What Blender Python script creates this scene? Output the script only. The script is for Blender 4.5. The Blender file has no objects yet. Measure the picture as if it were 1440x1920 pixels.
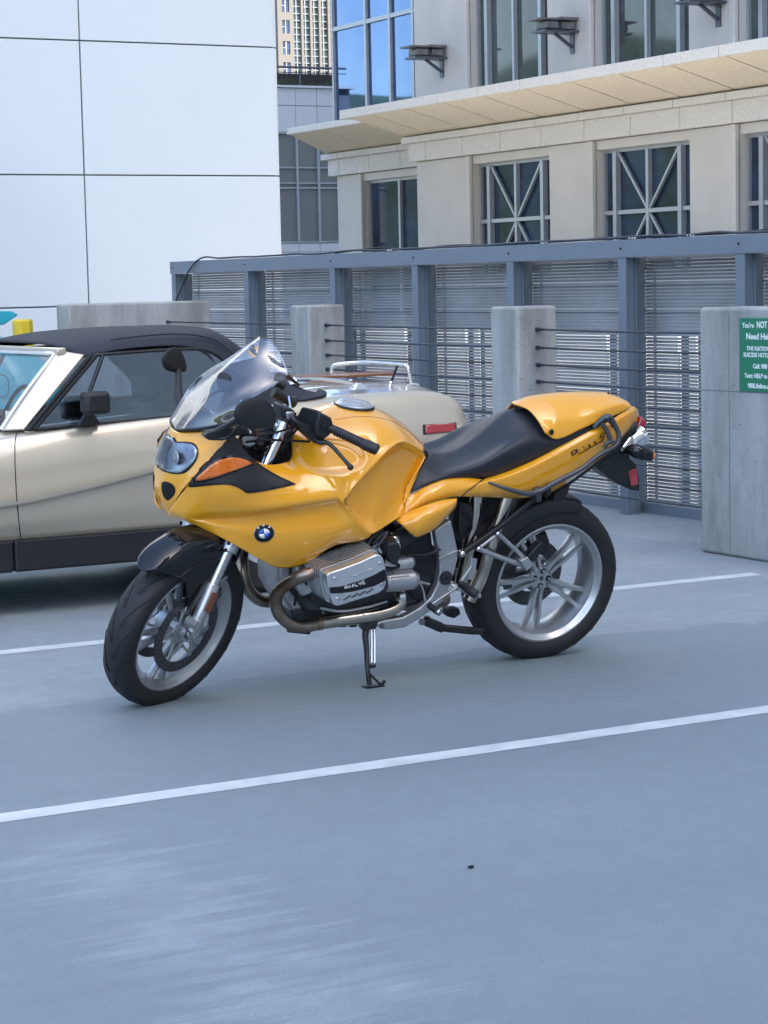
import bpy, bmesh, math, random
import numpy as np
from mathutils import Vector, Matrix
from mathutils.bvhtree import BVHTree
from mathutils.geometry import delaunay_2d_cdt
R_ = math.radians
random.seed(7)
SC = bpy.context.scene
COL = SC.collection

# ------------------------------------------------------------------ camera
FPX, CH = 4080.0, 1.47
_t, _p, _r = R_(61.4), R_(6.0), R_(1.26)
CF = np.array([math.cos(_t)*math.cos(_p), math.sin(_t)*math.cos(_p), -math.sin(_p)])
_R0 = np.array([math.sin(_t), -math.cos(_t), 0.0]); _U0 = np.cross(_R0, CF)
CR = _R0*math.cos(_r) - _U0*math.sin(_r); CU = _U0*math.cos(_r) + _R0*math.sin(_r)
CO = np.array([0, 0, CH])
cd = bpy.data.cameras.new('camera'); cam = bpy.data.objects.new('camera', cd); COL.objects.link(cam)
cd.sensor_fit = 'VERTICAL'; cd.sensor_height = 36.0; cd.lens = FPX/1920*36.0
cd.clip_start = 0.1; cd.clip_end = 3000
cam.matrix_world = Matrix(((CR[0], CU[0], -CF[0], CO[0]), (CR[1], CU[1], -CF[1], CO[1]), (CR[2], CU[2], -CF[2], CO[2]), (0, 0, 0, 1)))
SC.camera = cam

# ------------------------------------------------------------------ sky, sun, exposure
SUN_EL, SUN_AZ = 52.0, -85.0        # azimuth of the sun measured from +X towards +Y
w = bpy.data.worlds.new('World'); SC.world = w; w.use_nodes = True
nt = w.node_tree; bg = nt.nodes['Background']
sky = nt.nodes.new('ShaderNodeTexSky'); sky.sky_type = 'NISHITA'; sky.sun_disc = False
sky.sun_elevation = R_(SUN_EL); sky.sun_rotation = R_(90-SUN_AZ)
sky.air_density = 1.0; sky.dust_density = 1.8; sky.ozone_density = 1.1
nt.links.new(sky.outputs[0], bg.inputs[0]); bg.inputs[1].default_value = 0.13
sl = bpy.data.lights.new('sun', 'SUN'); sl.energy = 3.8; sl.angle = R_(0.5); sl.color = (1.0, 0.93, 0.82)
so = bpy.data.objects.new('sun', sl); COL.objects.link(so)
sd = Vector((math.cos(R_(SUN_EL))*math.cos(R_(SUN_AZ)), math.cos(R_(SUN_EL))*math.sin(R_(SUN_AZ)), math.sin(R_(SUN_EL))))
so.rotation_euler = sd.to_track_quat('Z', 'Y').to_euler()
SC.view_settings.view_transform = 'Standard'; SC.view_settings.look = 'None'
SC.view_settings.exposure = 2.17; SC.view_settings.gamma = 1.0
SC.cycles.max_bounces = 8; SC.cycles.transparent_max_bounces = 16
SC.cycles.caustics_reflective = False; SC.cycles.caustics_refractive = False

# ------------------------------------------------------------------ picture -> place conversions (calibrated camera)
def ray(px, py): return CF + CR*(px-720)/FPX - CU*(py-960)/FPX
def onX(px, py, X): return CO + ray(px, py)*(X/ray(px, py)[0])
def onY(px, py, Y): return CO + ray(px, py)*(Y/ray(px, py)[1])
def gnd(px, py, z=0.0): d = ray(px, py); return CO + d*((z-CH)/d[2])
def frame(org, yaw, lean):
    y, l = R_(yaw), R_(lean)
    s = np.array([-math.cos(y), -math.sin(y), 0]); lat = np.array([math.sin(y), -math.cos(y), 0]); u0 = np.array([0, 0, 1.])
    return np.array(org, float), s, lat*math.cos(l)-u0*math.sin(l), u0*math.cos(l)+lat*math.sin(l)
def into(fr, px, py, wv):
    O, s, l, u = fr; d = ray(px, py); t = ((O+l*wv-CO)@l)/(d@l); X = CO+d*t-O
    return (float(X@s), float(wv), float(X@u))
def fmat(fr):
    O, s, l, u = fr
    return Matrix(((s[0], l[0], u[0], O[0]), (s[1], l[1], u[1], O[1]), (s[2], l[2], u[2], O[2]), (0, 0, 0, 1)))
BF = frame((4.555, 7.168, 0), -1, 12)       # motorcycle frame: forward, left, up from the rear contact patch
WF = frame((2.935, 7.150, 0), 25, 23)       # front wheel frame, steered and leaning
BM, WM = fmat(BF), fmat(WF)
W2B = BM.inverted() @ WM
def P(px, py, wv): return into(BF, px, py, wv)
def Q(px, py, wv): return tuple(W2B @ Vector(into(WF, px, py, wv)))

# ------------------------------------------------------------------ materials
def _mk(name):
    m = bpy.data.materials.new(name); m.use_nodes = True
    return m, m.node_tree, m.node_tree.nodes['Principled BSDF']
def M(name, col, rough=0.5, metal=0.0, coat=0.0, noise=0.0, nscale=8.0, bump=0.0, bscale=60.0, spec=0.5, flake=0.0, coatr=0.03, var=None, stretch=None):
    m, nt, b = _mk(name)
    b.inputs['Base Color'].default_value = (*col, 1); b.inputs['Roughness'].default_value = rough
    b.inputs['Metallic'].default_value = metal; b.inputs['Coat Weight'].default_value = coat; b.inputs['Coat Roughness'].default_value = coatr
    b.inputs['Specular IOR Level'].default_value = spec
    if coat: b.inputs['Coat IOR'].default_value = 1.55 if name == 'yellow_paint' else 1.5
    L = nt.links.new
    tc = nt.nodes.new('ShaderNodeTexCoord'); src = tc.outputs['Object']
    if stretch:
        mp = nt.nodes.new('ShaderNodeMapping'); mp.inputs['Scale'].default_value = stretch; L(src, mp.inputs[0]); src = mp.outputs[0]
    if noise > 0:
        n = nt.nodes.new('ShaderNodeTexNoise'); n.inputs['Scale'].default_value = nscale; n.inputs['Detail'].default_value = 6; n.inputs['Roughness'].default_value = 0.6
        L(src, n.inputs['Vector'])
        mx = nt.nodes.new('ShaderNodeMix'); mx.data_type = 'RGBA'
        c2 = var if var else tuple(c*(1+noise) for c in col); c1 = tuple(c*(1-noise) for c in col) if not var else col
        mx.inputs[6].default_value = (*c1, 1); mx.inputs[7].default_value = (*c2, 1)
        rp = nt.nodes.new('ShaderNodeMapRange'); rp.inputs[1].default_value = 0.32; rp.inputs[2].default_value = 0.68
        L(n.outputs[0], rp.inputs[0]); L(rp.outputs[0], mx.inputs[0]); L(mx.outputs[2], b.inputs['Base Color'])
        rr = nt.nodes.new('ShaderNodeMapRange'); rr.inputs[3].default_value = rough*0.85; rr.inputs[4].default_value = min(1, rough*1.15)
        L(n.outputs[0], rr.inputs[0]); L(rr.outputs[0], b.inputs['Roughness'])
    if bump > 0:
        n2 = nt.nodes.new('ShaderNodeTexNoise'); n2.inputs['Scale'].default_value = bscale; n2.inputs['Detail'].default_value = 5
        L(src, n2.inputs['Vector'])
        bp = nt.nodes.new('ShaderNodeBump'); bp.inputs['Strength'].default_value = bump; bp.inputs['Distance'].default_value = 0.01
        L(n2.outputs[0], bp.inputs['Height']); L(bp.outputs[0], b.inputs['Normal'])
    return m
def glass(name, tint=(1, 1, 1), refl=(1, 1, 1), rough=0.02, ior=1.45, base=0.0):
    m = bpy.data.materials.new(name); m.use_nodes = True; nt = m.node_tree; nt.nodes.clear(); L = nt.links.new
    o = nt.nodes.new('ShaderNodeOutputMaterial'); mx = nt.nodes.new('ShaderNodeMixShader')
    t = nt.nodes.new('ShaderNodeBsdfTransparent'); t.inputs[0].default_value = (*tint, 1)
    g = nt.nodes.new('ShaderNodeBsdfGlossy'); g.inputs[0].default_value = (*refl, 1); g.inputs['Roughness'].default_value = rough
    fr = nt.nodes.new('ShaderNodeFresnel'); fr.inputs[0].default_value = ior
    ad = nt.nodes.new('ShaderNodeMath'); ad.operation = 'ADD'; ad.use_clamp = True; ad.inputs[1].default_value = base
    L(fr.outputs[0], ad.inputs[0]); L(ad.outputs[0], mx.inputs[0]); L(t.outputs[0], mx.inputs[1]); L(g.outputs[0], mx.inputs[2]); L(mx.outputs[0], o.inputs[0])
    return m
YEL = M('yellow_paint', (0.80, 0.350, 0.010), 0.28, 0.0, 1.0, noise=0.03, nscale=3)
BLKP = M('gloss_black_paint', (0.006, 0.007, 0.009), 0.25, 0.0, 1.0, spec=0.0)
BLK = M('satin_black', (0.009, 0.010, 0.012), 0.42, noise=0.25, nscale=30, bump=0.05, bscale=400)
PLA = M('black_plastic', (0.010, 0.011, 0.013), 0.5, noise=0.2, nscale=20, bump=0.08, bscale=500)
SEATM = M('seat_vinyl', (0.013, 0.016, 0.023), 0.48, noise=0.15, nscale=12, bump=0.12, bscale=350)
RUB = M('tyre_rubber', (0.010, 0.011, 0.012), 0.62, noise=0.3, nscale=25, bump=0.15, bscale=300)
GRV = M('tyre_groove', (0.004, 0.004, 0.005), 0.9)
SIL = M('silver_alloy_paint', (0.43, 0.44, 0.455), 0.33, 0.75, 0.4, noise=0.06, nscale=30)
CAST = M('cast_aluminium', (0.50, 0.51, 0.53), 0.42, 0.85, noise=0.15, nscale=40, bump=0.15, bscale=300)
CASTD = M('dark_casting', (0.055, 0.058, 0.065), 0.5, 0.6, noise=0.4, nscale=25, bump=0.2, bscale=200)
CHR = M('chrome', (0.82, 0.83, 0.85), 0.08, 1.0)
STL = M('brushed_steel', (0.55, 0.55, 0.56), 0.25, 1.0, noise=0.1, nscale=30)
COV = M('cover_silver', (0.70, 0.71, 0.73), 0.24, 0.85, 0.5)
PARA = M('parapet_panel', (0.50, 0.50, 0.50), 0.6, noise=0.05)
DISC = M('brake_disc_steel', (0.11, 0.11, 0.12), 0.38, 0.8, noise=0.2, nscale=60)
EXH = M('heat_stained_steel', (0.20, 0.125, 0.09), 0.3, 0.95, noise=0.4, nscale=7, var=(0.36, 0.31, 0.26))
EXC = M('steel_pipe', (0.48, 0.44, 0.38), 0.2, 1.0, noise=0.2, nscale=12)
AMB = M('amber_lens', (0.70, 0.15, 0.008), 0.12, 0.0, 1.0, noise=0.2, nscale=160)
AMBD = M('amber_reflector', (0.16, 0.04, 0.012), 0.3, 0.0, 0.6)
RED = M('red_lens', (0.35, 0.012, 0.02), 0.2, 0.0, 1.0, noise=0.2, nscale=40)
GRAIL = M('grey_rail_paint', (0.060, 0.066, 0.075), 0.38, 0.3, 0.2, noise=0.1)
LENSI = M('lamp_reflector', (0.38, 0.40, 0.43), 0.22, 0.8, 0.0, noise=0.5, nscale=24)
LENSG = glass('lamp_glass', (0.93, 0.96, 1.0), ior=1.5)
SCRG = glass('windscreen_glass', (0.84, 0.89, 0.95), ior=1.6, base=0.10, rough=0.04)
WSG = glass('car_windscreen_glass', (0.88, 0.93, 0.94), ior=1.45, base=0.02)
CARG = glass('car_glass', (0.66, 0.74, 0.80), refl=(0.78, 0.88, 1.0), ior=1.5, base=0.22)
WHT = M('white_enamel', (0.8, 0.8, 0.8), 0.3, 0, .5); BLU = M('blue_enamel', (0.015, 0.10, 0.45), 0.3, 0, .5)
INK = M('dark_print', (0.012, 0.012, 0.016), 0.55, spec=0.25)
CPNT = M('champagne_car_paint', (0.53, 0.465, 0.36), 0.30, 0.40, 1.0)
ROCK = M('black_rocker', (0.007, 0.008, 0.011), 0.6, noise=0.3, nscale=10)
FABR = M('black_fabric', (0.024, 0.027, 0.038), 0.85, noise=0.2, nscale=6, bump=0.3, bscale=18)
INTR = M('dark_leather', (0.085, 0.083, 0.085), 0.6, noise=0.2, nscale=9)
TEAL = M('teal_paint', (0.03, 0.42, 0.52), 0.3, 0, 1.0, noise=0.06)
YBOL = M('bollard_yellow', (0.62, 0.45, 0.02), 0.5, noise=0.12, nscale=6, bump=0.1, bscale=40)
WOOD = M('varnished_wood', (0.22, 0.08, 0.03), 0.3, 0, .6, noise=0.3, nscale=6, stretch=(1, 12, 1))
FST = M('grey_blue_fence_paint', (0.165, 0.198, 0.240), 0.5, 0.1, noise=0.08, nscale=3)
FSL = M('galvanised_slats', (0.25, 0.27, 0.30), 0.5, 0.25, noise=0.18, nscale=2.5)
CABL = M('dark_cable', (0.05, 0.058, 0.075), 0.5, 0.5)
WPAN = M('white_panel', (0.57, 0.615, 0.665), 0.42, noise=0.012, nscale=1.2)
JOINT = M('dark_joint', (0.15, 0.16, 0.18), 0.7)
STONE = M('limestone', (0.57, 0.54, 0.50), 0.75, noise=0.06, nscale=1.3, bump=0.1, bscale=30)
GRAN = M('speckled_granite', (0.63, 0.605, 0.57), 0.7, noise=0.12, nscale=26, bump=0.3, bscale=22)
TAN = M('bounce_tan_stone', (0.68, 0.61, 0.49), 0.8, noise=0.10, nscale=22, bump=0.3, bscale=25)  # tan soffit stone, warmed and brightened in its colour for light bounced from below
ALU = M('grey_window_frame', (0.40, 0.42, 0.45), 0.4, 0.4, noise=0.05)
ALUD = M('dark_window_frame', (0.09, 0.10, 0.12), 0.4, 0.4)
WGL = M('dark_window_glass', (0.012, 0.020, 0.026), 0.03, 0.0, noise=0.6, nscale=1.3, spec=0.4, var=(0.03, 0.055, 0.13))
BGL = M('blue_mirror_glass', (0.085, 0.15, 0.30), 0.02, 0.92, noise=0.18, nscale=0.5)
GGL = M('grey_shaded_glass', (0.21, 0.215, 0.215), 0.22, 0.2, noise=0.08, nscale=0.6)
PPAN = M('pale_grey_panel', (0.60, 0.62, 0.66), 0.5, noise=0.03)
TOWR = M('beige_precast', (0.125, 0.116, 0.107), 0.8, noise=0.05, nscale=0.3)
SIGNG = M('green_sign_face', (0.010, 0.17, 0.085), 0.4, noise=0.05)
SIGNW = M('white_lettering', (0.75, 0.78, 0.78), 0.4)
LINEW = M('white_road_paint', (0.52, 0.56, 0.565), 0.6, noise=0.13, nscale=9, bump=0.1, bscale=120)
CABI = M('sign_camera_housing', (0.16, 0.16, 0.165), 0.5, 0.3, noise=0.3, nscale=12)
DRTR = M('dark_roof_trim', (0.028, 0.02, 0.02), 0.7)
LEAF = M('roof_planting', (0.05, 0.07, 0.03), 0.8, noise=0.5, nscale=4)

def concrete(name, c1, c2, streak=1.0):
    m, nt, b = _mk(name); L = nt.links.new; b.inputs['Roughness'].default_value = 0.85
    tc = nt.nodes.new('ShaderNodeTexCoord')
    def noise(sc, det, stretch=(1, 1, 1)):
        mp = nt.nodes.new('ShaderNodeMapping'); mp.inputs['Scale'].default_value = stretch; L(tc.outputs['Object'], mp.inputs[0])
        n = nt.nodes.new('ShaderNodeTexNoise'); n.inputs['Scale'].default_value = sc; n.inputs['Detail'].default_value = det; n.inputs['Roughness'].default_value = 0.65
        L(mp.outputs[0], n.inputs[0]); return n.outputs[0]
    def rng(s, a, bb, c=0, d=1):
        r = nt.nodes.new('ShaderNodeMapRange'); r.inputs[1].default_value = a; r.inputs[2].default_value = bb; r.inputs[3].default_value = c; r.inputs[4].default_value = d
        L(s, r.inputs[0]); return r.outputs[0]
    def mix(f, A, B, mode='MIX'):
        x = nt.nodes.new('ShaderNodeMix'); x.data_type = 'RGBA'; x.blend_type = mode
        if isinstance(f, float): x.inputs[0].default_value = f
        else: L(f, x.inputs[0])
        for i, v in ((6, A), (7, B)):
            if isinstance(v, tuple): x.inputs[i].default_value = (*v, 1)
            else: L(v, x.inputs[i])
        return x.outputs[2]
    a = mix(rng(noise(2.2, 8, (1, 1, 0.45)), 0.38, 0.62), c1, c2)
    s_ = rng(noise(5.0, 6, (1, 1, 0.18)), 0.42, 0.72, 0, 0.75*streak)
    a = mix(s_, a, tuple(min(0.6, x*1.35) for x in c2))
    pits = rng(noise(34.0, 2), 0.27, 0.31, 0.8, 0)
    a = mix(pits, a, tuple(x*0.35 for x in c1))
    fine = rng(noise(90, 3), 0.3, 0.7, 0.90, 1.08)
    hs = nt.nodes.new('ShaderNodeHueSaturation'); L(a, hs.inputs['Color']); L(fine, hs.inputs['Value'])
    L(hs.outputs[0], b.inputs['Base Color'])
    bp = nt.nodes.new('ShaderNodeBump'); bp.inputs['Strength'].default_value = 0.5; bp.inputs['Distance'].default_value = 0.006
    L(noise(40, 6), bp.inputs['Height']); L(bp.outputs[0], b.inputs['Normal'])
    return m
CONC = concrete('weathered_concrete', (0.205, 0.208, 0.20), (0.31, 0.315, 0.305), 1.2)

def deck_material():
    m, nt, b = _mk('deck_coating'); L = nt.links.new
    tc = nt.nodes.new('ShaderNodeTexCoord'); sep = nt.nodes.new('ShaderNodeSeparateXYZ'); L(tc.outputs['Object'], sep.inputs[0])
    def noise(sc, det, st=(1, 1, 1), ro=0.6):
        mp = nt.nodes.new('ShaderNodeMapping'); mp.inputs['Scale'].default_value = st; L(tc.outputs['Object'], mp.inputs[0])
        n = nt.nodes.new('ShaderNodeTexNoise'); n.inputs['Scale'].default_value = sc; n.inputs['Detail'].default_value = det; n.inputs['Roughness'].default_value = ro
        L(mp.outputs[0], n.inputs[0]); return n.outputs[0]
    def rng(s, a, bb, c=0., d=1.):
        r = nt.nodes.new('ShaderNodeMapRange'); r.inputs[1].default_value = a; r.inputs[2].default_value = bb; r.inputs[3].default_value = c; r.inputs[4].default_value = d
        L(s, r.inputs[0]); return r.outputs[0]
    def math_(op, a, c):
        n = nt.nodes.new('ShaderNodeMath'); n.operation = op
        for i, v in ((0, a), (1, c)):
            if isinstance(v, float): n.inputs[i].default_value = v
            else: L(v, n.inputs[i])
        return n.outputs[0]
    def mix(f, A, B):
        x = nt.nodes.new('ShaderNodeMix'); x.data_type = 'RGBA'; L(f, x.inputs[0])
        for i, v in ((6, A), (7, B)):
            if isinstance(v, tuple): x.inputs[i].default_value = (*v, 1)
            else: L(v, x.inputs[i])
        return x.outputs[2]
    coat = (0.240, 0.298, 0.328); bare = (0.330, 0.380, 0.405)
    broad = rng(noise(0.7, 5, (0.5, 1.6, 1)), 0.35, 0.68)
    coatc = mix(broad, coat, (0.282, 0.346, 0.378))
    # the bare strip beyond the ragged coating edge
    edge = math_('ADD', sep.outputs[1], rng(noise(6.0, 6, (0.35, 1, 1)), 0.3, 0.7, -0.10, 0.10))
    slope = math_('MULTIPLY', math_('ABSOLUTE', math_('SUBTRACT', sep.outputs[0], 4.35), 0.0), -0.085)
    edge = math_('SUBTRACT', edge, math_('ADD', slope, 7.43))
    em = rng(edge, -0.01, 0.02)
    barec = mix(rng(noise(2.5, 7, (0.6, 1.2, 1)), 0.35, 0.7), bare, (0.385, 0.44, 0.465))
    c = mix(em, coatc, barec)
    # pale worn streaks in front, left: combed along the bays
    cx = math_('SUBTRACT', sep.outputs[0], 1.93)
    cx = math_('SUBTRACT', cx, math_('MULTIPLY', math_('SUBTRACT', sep.outputs[1], 4.7), 0.06))
    wv = rng(noise(2.2, 5, (0.3, 5.0, 1), 0.7), 0.3, 0.7, -0.33, 0.33)
    band = math_('ABSOLUTE', math_('ADD', cx, wv), 0.0)
    near = rng(sep.outputs[1], 5.55, 5.35)
    st = math_('MULTIPLY', rng(band, 0.26, 0.07), near)
    st = math_('MULTIPLY', st, rng(noise(1.6, 6, (1.5, 2.5, 1)), 0.30, 0.62, 0.15, 1.0))
    c = mix(math_('MULTIPLY', st, 0.85), c, (0.38, 0.445, 0.50))
    # faint roller marks along the bays
    rl = rng(noise(3.0, 6, (0.10, 4.5, 1)), 0.60, 0.75, 0, 0.30)
    c = mix(rl, c, (0.34, 0.38, 0.41))
    scr_ = rng(noise(9.0, 3, (0.05, 9.0, 1)), 0.70, 0.73, 0, 0.45); c = mix(scr_, c, (0.42, 0.46, 0.50))
    drk = rng(noise(2.3, 5, (0.25, 2.0, 1)), 0.64, 0.76, 0, 0.30); c = mix(drk, c, (0.15, 0.175, 0.195))
    mot = rng(noise(11.0, 6), 0.35, 0.65, 0.0, 0.30); c = mix(mot, c, (0.205, 0.24, 0.26))
    blot = rng(noise(1.7, 3), 0.66, 0.74, 0, 0.22)
    c = mix(blot, c, (0.17, 0.185, 0.20))
    fine = rng(noise(140, 3, (1, 1, 1), 0.8), 0.3, 0.7, 0.61, 0.86)
    hs = nt.nodes.new('ShaderNodeHueSaturation'); L(c, hs.inputs['Color']); L(fine, hs.inputs['Value']); L(hs.outputs[0], b.inputs['Base Color'])
    L(rng(broad, 0, 1, 0.62, 0.75), b.inputs['Roughness'])
    bp = nt.nodes.new('ShaderNodeBump'); bp.inputs['Strength'].default_value = 0.55; bp.inputs['Distance'].default_value = 0.004
    L(noise(110, 5, (1, 1, 1), 0.75), bp.inputs['Height']); L(bp.outputs[0], b.inputs['Normal'])
    return m
DECK = deck_material()
GRND = M('distant_ground', (0.10, 0.11, 0.10), 0.9, noise=0.3, nscale=0.05)

# ------------------------------------------------------------------ mesh helpers
def finish(name, me, mat, parent, smooth=40, bevel=0, bseg=2, solid=0, sub=0, mats=None):
    for mm in (mats or [mat]): me.materials.append(mm)
    if smooth:
        me.polygons.foreach_set('use_smooth', [True]*len(me.polygons)); me.set_sharp_from_angle(angle=R_(smooth))
    o = bpy.data.objects.new(name, me); COL.objects.link(o)
    if parent is not None: o.parent = parent
    if solid:
        md = o.modifiers.new('solid', 'SOLIDIFY'); md.thickness = solid; md.offset = -1
    if bevel:
        md = o.modifiers.new('bevel', 'BEVEL'); md.width = bevel; md.segments = bseg; md.limit_method = 'ANGLE'; md.angle_limit = R_(35); md.harden_normals = False
    if sub:
        md = o.modifiers.new('sub', 'SUBSURF'); md.levels = sub; md.render_levels = sub
    return o
class MB:
    def __init__(s): s.v = []; s.f = []; s.m = []
    def add(s, vs, fs, mi=0):
        n = len(s.v); s.v += [tuple(map(float, v)) for v in vs]; s.f += [tuple(i+n for i in f) for f in fs]; s.m += [mi]*len(fs); return s
    def box(s, a, b, mi=0):
        x0, y0, z0 = a; x1, y1, z1 = b
        return s.add([(x0, y0, z0), (x1, y0, z0), (x1, y1, z0), (x0, y1, z0), (x0, y0, z1), (x1, y0, z1), (x1, y1, z1), (x0, y1, z1)],
                     [(0, 3, 2, 1), (4, 5, 6, 7), (0, 1, 5, 4), (1, 2, 6, 5), (2, 3, 7, 6), (3, 0, 4, 7)], mi)
    def bar(s, p, q, wd, ht, up=(0, 0, 1), mi=0):
        p, q = Vector(p), Vector(q); d = (q-p).normalized(); sd_ = d.cross(Vector(up))
        if sd_.length < 1e-4: sd_ = d.cross(Vector((0, 1, 0)))
        sd_.normalize(); u = sd_.cross(d); a = sd_*wd/2; b = u*ht/2
        vs = [p-a-b, p+a-b, p+a+b, p-a+b, q-a-b, q+a-b, q+a+b, q-a+b]
        return s.add(vs, [(0, 3, 2, 1), (4, 5, 6, 7), (0, 1, 5, 4), (1, 2, 6, 5), (2, 3, 7, 6), (3, 0, 4, 7)], mi)
    def tube(s, pts, r, n=10, smooth=0, cap=True, mi=0, squash=None):
        pts = [Vector(p) for p in pts]; rs = list(r) if isinstance(r, (list, tuple)) else [r]*len(pts)
        if smooth and len(pts) > 2:
            np_, nr = [], []
            for i in range(len(pts)-1):
                a = pts[i-1] if i else pts[0]*2-pts[1]; d = pts[i+2] if i+2 < len(pts) else pts[-1]*2-pts[-2]
                for k in range(smooth):
                    t = k/smooth; np_.append(cr(a, pts[i], pts[i+1], d, t)); nr.append(rs[i]*(1-t)+rs[i+1]*t)
            np_.append(pts[-1]); nr.append(rs[-1]); pts, rs = np_, nr
        T = []
        for i in range(len(pts)):
            d = pts[min(i+1, len(pts)-1)]-pts[max(i-1, 0)]; T.append(d.normalized() if d.length > 1e-9 else Vector((0, 0, 1)))
        nn = T[0].orthogonal().normalized(); vs = []
        for i, p in enumerate(pts):
            nn = (nn - T[i]*nn.dot(T[i])).normalized(); bb = T[i].cross(nn)
            for k in range(n):
                a = 2*math.pi*k/n; vs.append(p+(nn*math.cos(a)+bb*math.sin(a))*rs[i])
        fs = [(i*n+k, i*n+(k+1) % n, (i+1)*n+(k+1) % n, (i+1)*n+k) for i in range(len(pts)-1) for k in range(n)]
        if cap: fs += [tuple(range(n))[::-1], tuple(range((len(pts)-1)*n, len(pts)*n))]
        return s.add(vs, fs, mi)
    def prism(s, out, w0, w1, axis='Y', mi=0):
        n = len(out)
        mk = (lambda a, b, c: (a, c, b)) if axis == 'Y' else ((lambda a, b, c: (c, a, b)) if axis == 'X' else (lambda a, b, c: (a, b, c)))
        vs = [mk(a, b, w0) for a, b in out]+[mk(a, b, w1) for a, b in out]
        fs = [tuple(range(n)), tuple(range(2*n-1, n-1, -1))]+[(i, (i+1) % n, n+(i+1) % n, n+i) for i in range(n)]
        return s.add(vs, fs, mi)
    def lathe(s, prof, n=64, cen=(0, 0, 0), closed=False, mi=0):   # profile of (radius, y) round the local Y axis
        m = len(prof); vs = []
        for k in range(n):
            a = 2*math.pi*k/n
            for r, y in prof: vs.append((cen[0]+r*math.cos(a), cen[1]+y, cen[2]+r*math.sin(a)))
        fs = []
        for k in range(n):
            k2 = (k+1) % n
            for j in range(m if closed else m-1): fs.append((k*m+j, k*m+(j+1) % m, k2*m+(j+1) % m, k2*m+j))
        return s.add(vs, fs, mi)
    def ball(s, c, r, mi=0, n=16, m=10, rot=None):
        rx, ry, rz = r if isinstance(r, (tuple, list)) else (r, r, r); vs = []; c = Vector(c)
        for j in range(m+1):
            ph = math.pi*j/m
            for k in range(n):
                a = 2*math.pi*k/n; v = Vector((rx*math.sin(ph)*math.cos(a), ry*math.sin(ph)*math.sin(a), rz*math.cos(ph)))
                if rot: v = rot @ v
                vs.append(c+v)
        fs = [(j*n+k, j*n+(k+1) % n, (j+1)*n+(k+1) % n, (j+1)*n+k) for j in range(m) for k in range(n)]
        return s.add(vs, fs, mi)
    def build(s, name, mat, parent=None, xf=None, **kw):
        me = bpy.data.meshes.new(name); me.from_pydata([tuple(xf @ Vector(v)) for v in s.v] if xf else s.v, [], s.f)
        if any(s.m): me.polygons.foreach_set('material_index', s.m)
        bm = bmesh.new(); bm.from_mesh(me); bmesh.ops.remove_doubles(bm, verts=bm.verts, dist=1e-6)
        bmesh.ops.recalc_face_normals(bm, faces=bm.faces); bm.to_mesh(me); bm.free()
        mats = mat if isinstance(mat, list) else None
        return finish(name, me, None if mats else mat, parent, mats=mats, **kw)
def cr(a, b, c, d, t):
    return b*1.0 + (c-a)*(0.5*t) + (a*2-b*5+c*4-d)*(0.5*t*t) + (b*3-a-c*3+d)*(0.5*t*t*t)
def crl(ctrl, k, sym=False):      # resample a list of numpy points, k steps a span
    out = []
    n = len(ctrl)
    for i in range(n-1):
        a = ctrl[i-1] if i else (ctrl[1]*np.array([1, -1, 1]) if sym else 2*ctrl[0]-ctrl[1])
        d = ctrl[i+2] if i+2 < n else 2*ctrl[-1]-ctrl[-2]
        for j in range(k): out.append(cr(a, ctrl[i], ctrl[i+1], d, j/k))
    out.append(ctrl[-1]*1.0)
    return out
def surf(cols, k=5, kr=None, skip=None, relax=None):
    """cols: list of columns, each a list of 3D points from the centre line outwards. Returns verts, faces (one half)."""
    kr = kr or k
    A = [[np.array(p, float) for p in c] for c in cols]
    rows = []
    for c in A: rows.append(crl(c, kr, sym=abs(c[0][1]) < 1e-6))
    nr = len(rows[0]); G = [crl([rows[i][j] for i in range(len(A))], k) for j in range(nr)]   # G[row][col]
    nc = len(G[0])
    if relax:
        pred, iters = relax; W = np.array(G); msk = np.zeros((nr, nc))
        for j in range(nr):
            for i in range(1, nc-1):
                cen_ = abs(W[0][i][1]) < 1e-6
                if (j > 0 or cen_) and j < nr-1: msk[j, i] = pred(i/k, j/kr)
        for _ in range(iters):
            up = np.roll(W, 1, 0); dn = np.roll(W, -1, 0); up[0] = W[1]*np.array([1, -1, 1])
            av = (up+dn+np.roll(W, 1, 1)+np.roll(W, -1, 1))/4; W = W+(av-W)*(0.6*msk)[:, :, None]
        G = [[W[j][i] for i in range(nc)] for j in range(nr)]
    vs = [tuple(G[j][i]) for i in range(nc) for j in range(nr)]
    fs = []
    for i in range(nc-1):
        for j in range(nr-1):
            if skip and skip(i//k, j//kr): continue
            fs.append((i*nr+j, i*nr+j+1, (i+1)*nr+j+1, (i+1)*nr+j))
    return vs, fs
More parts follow.
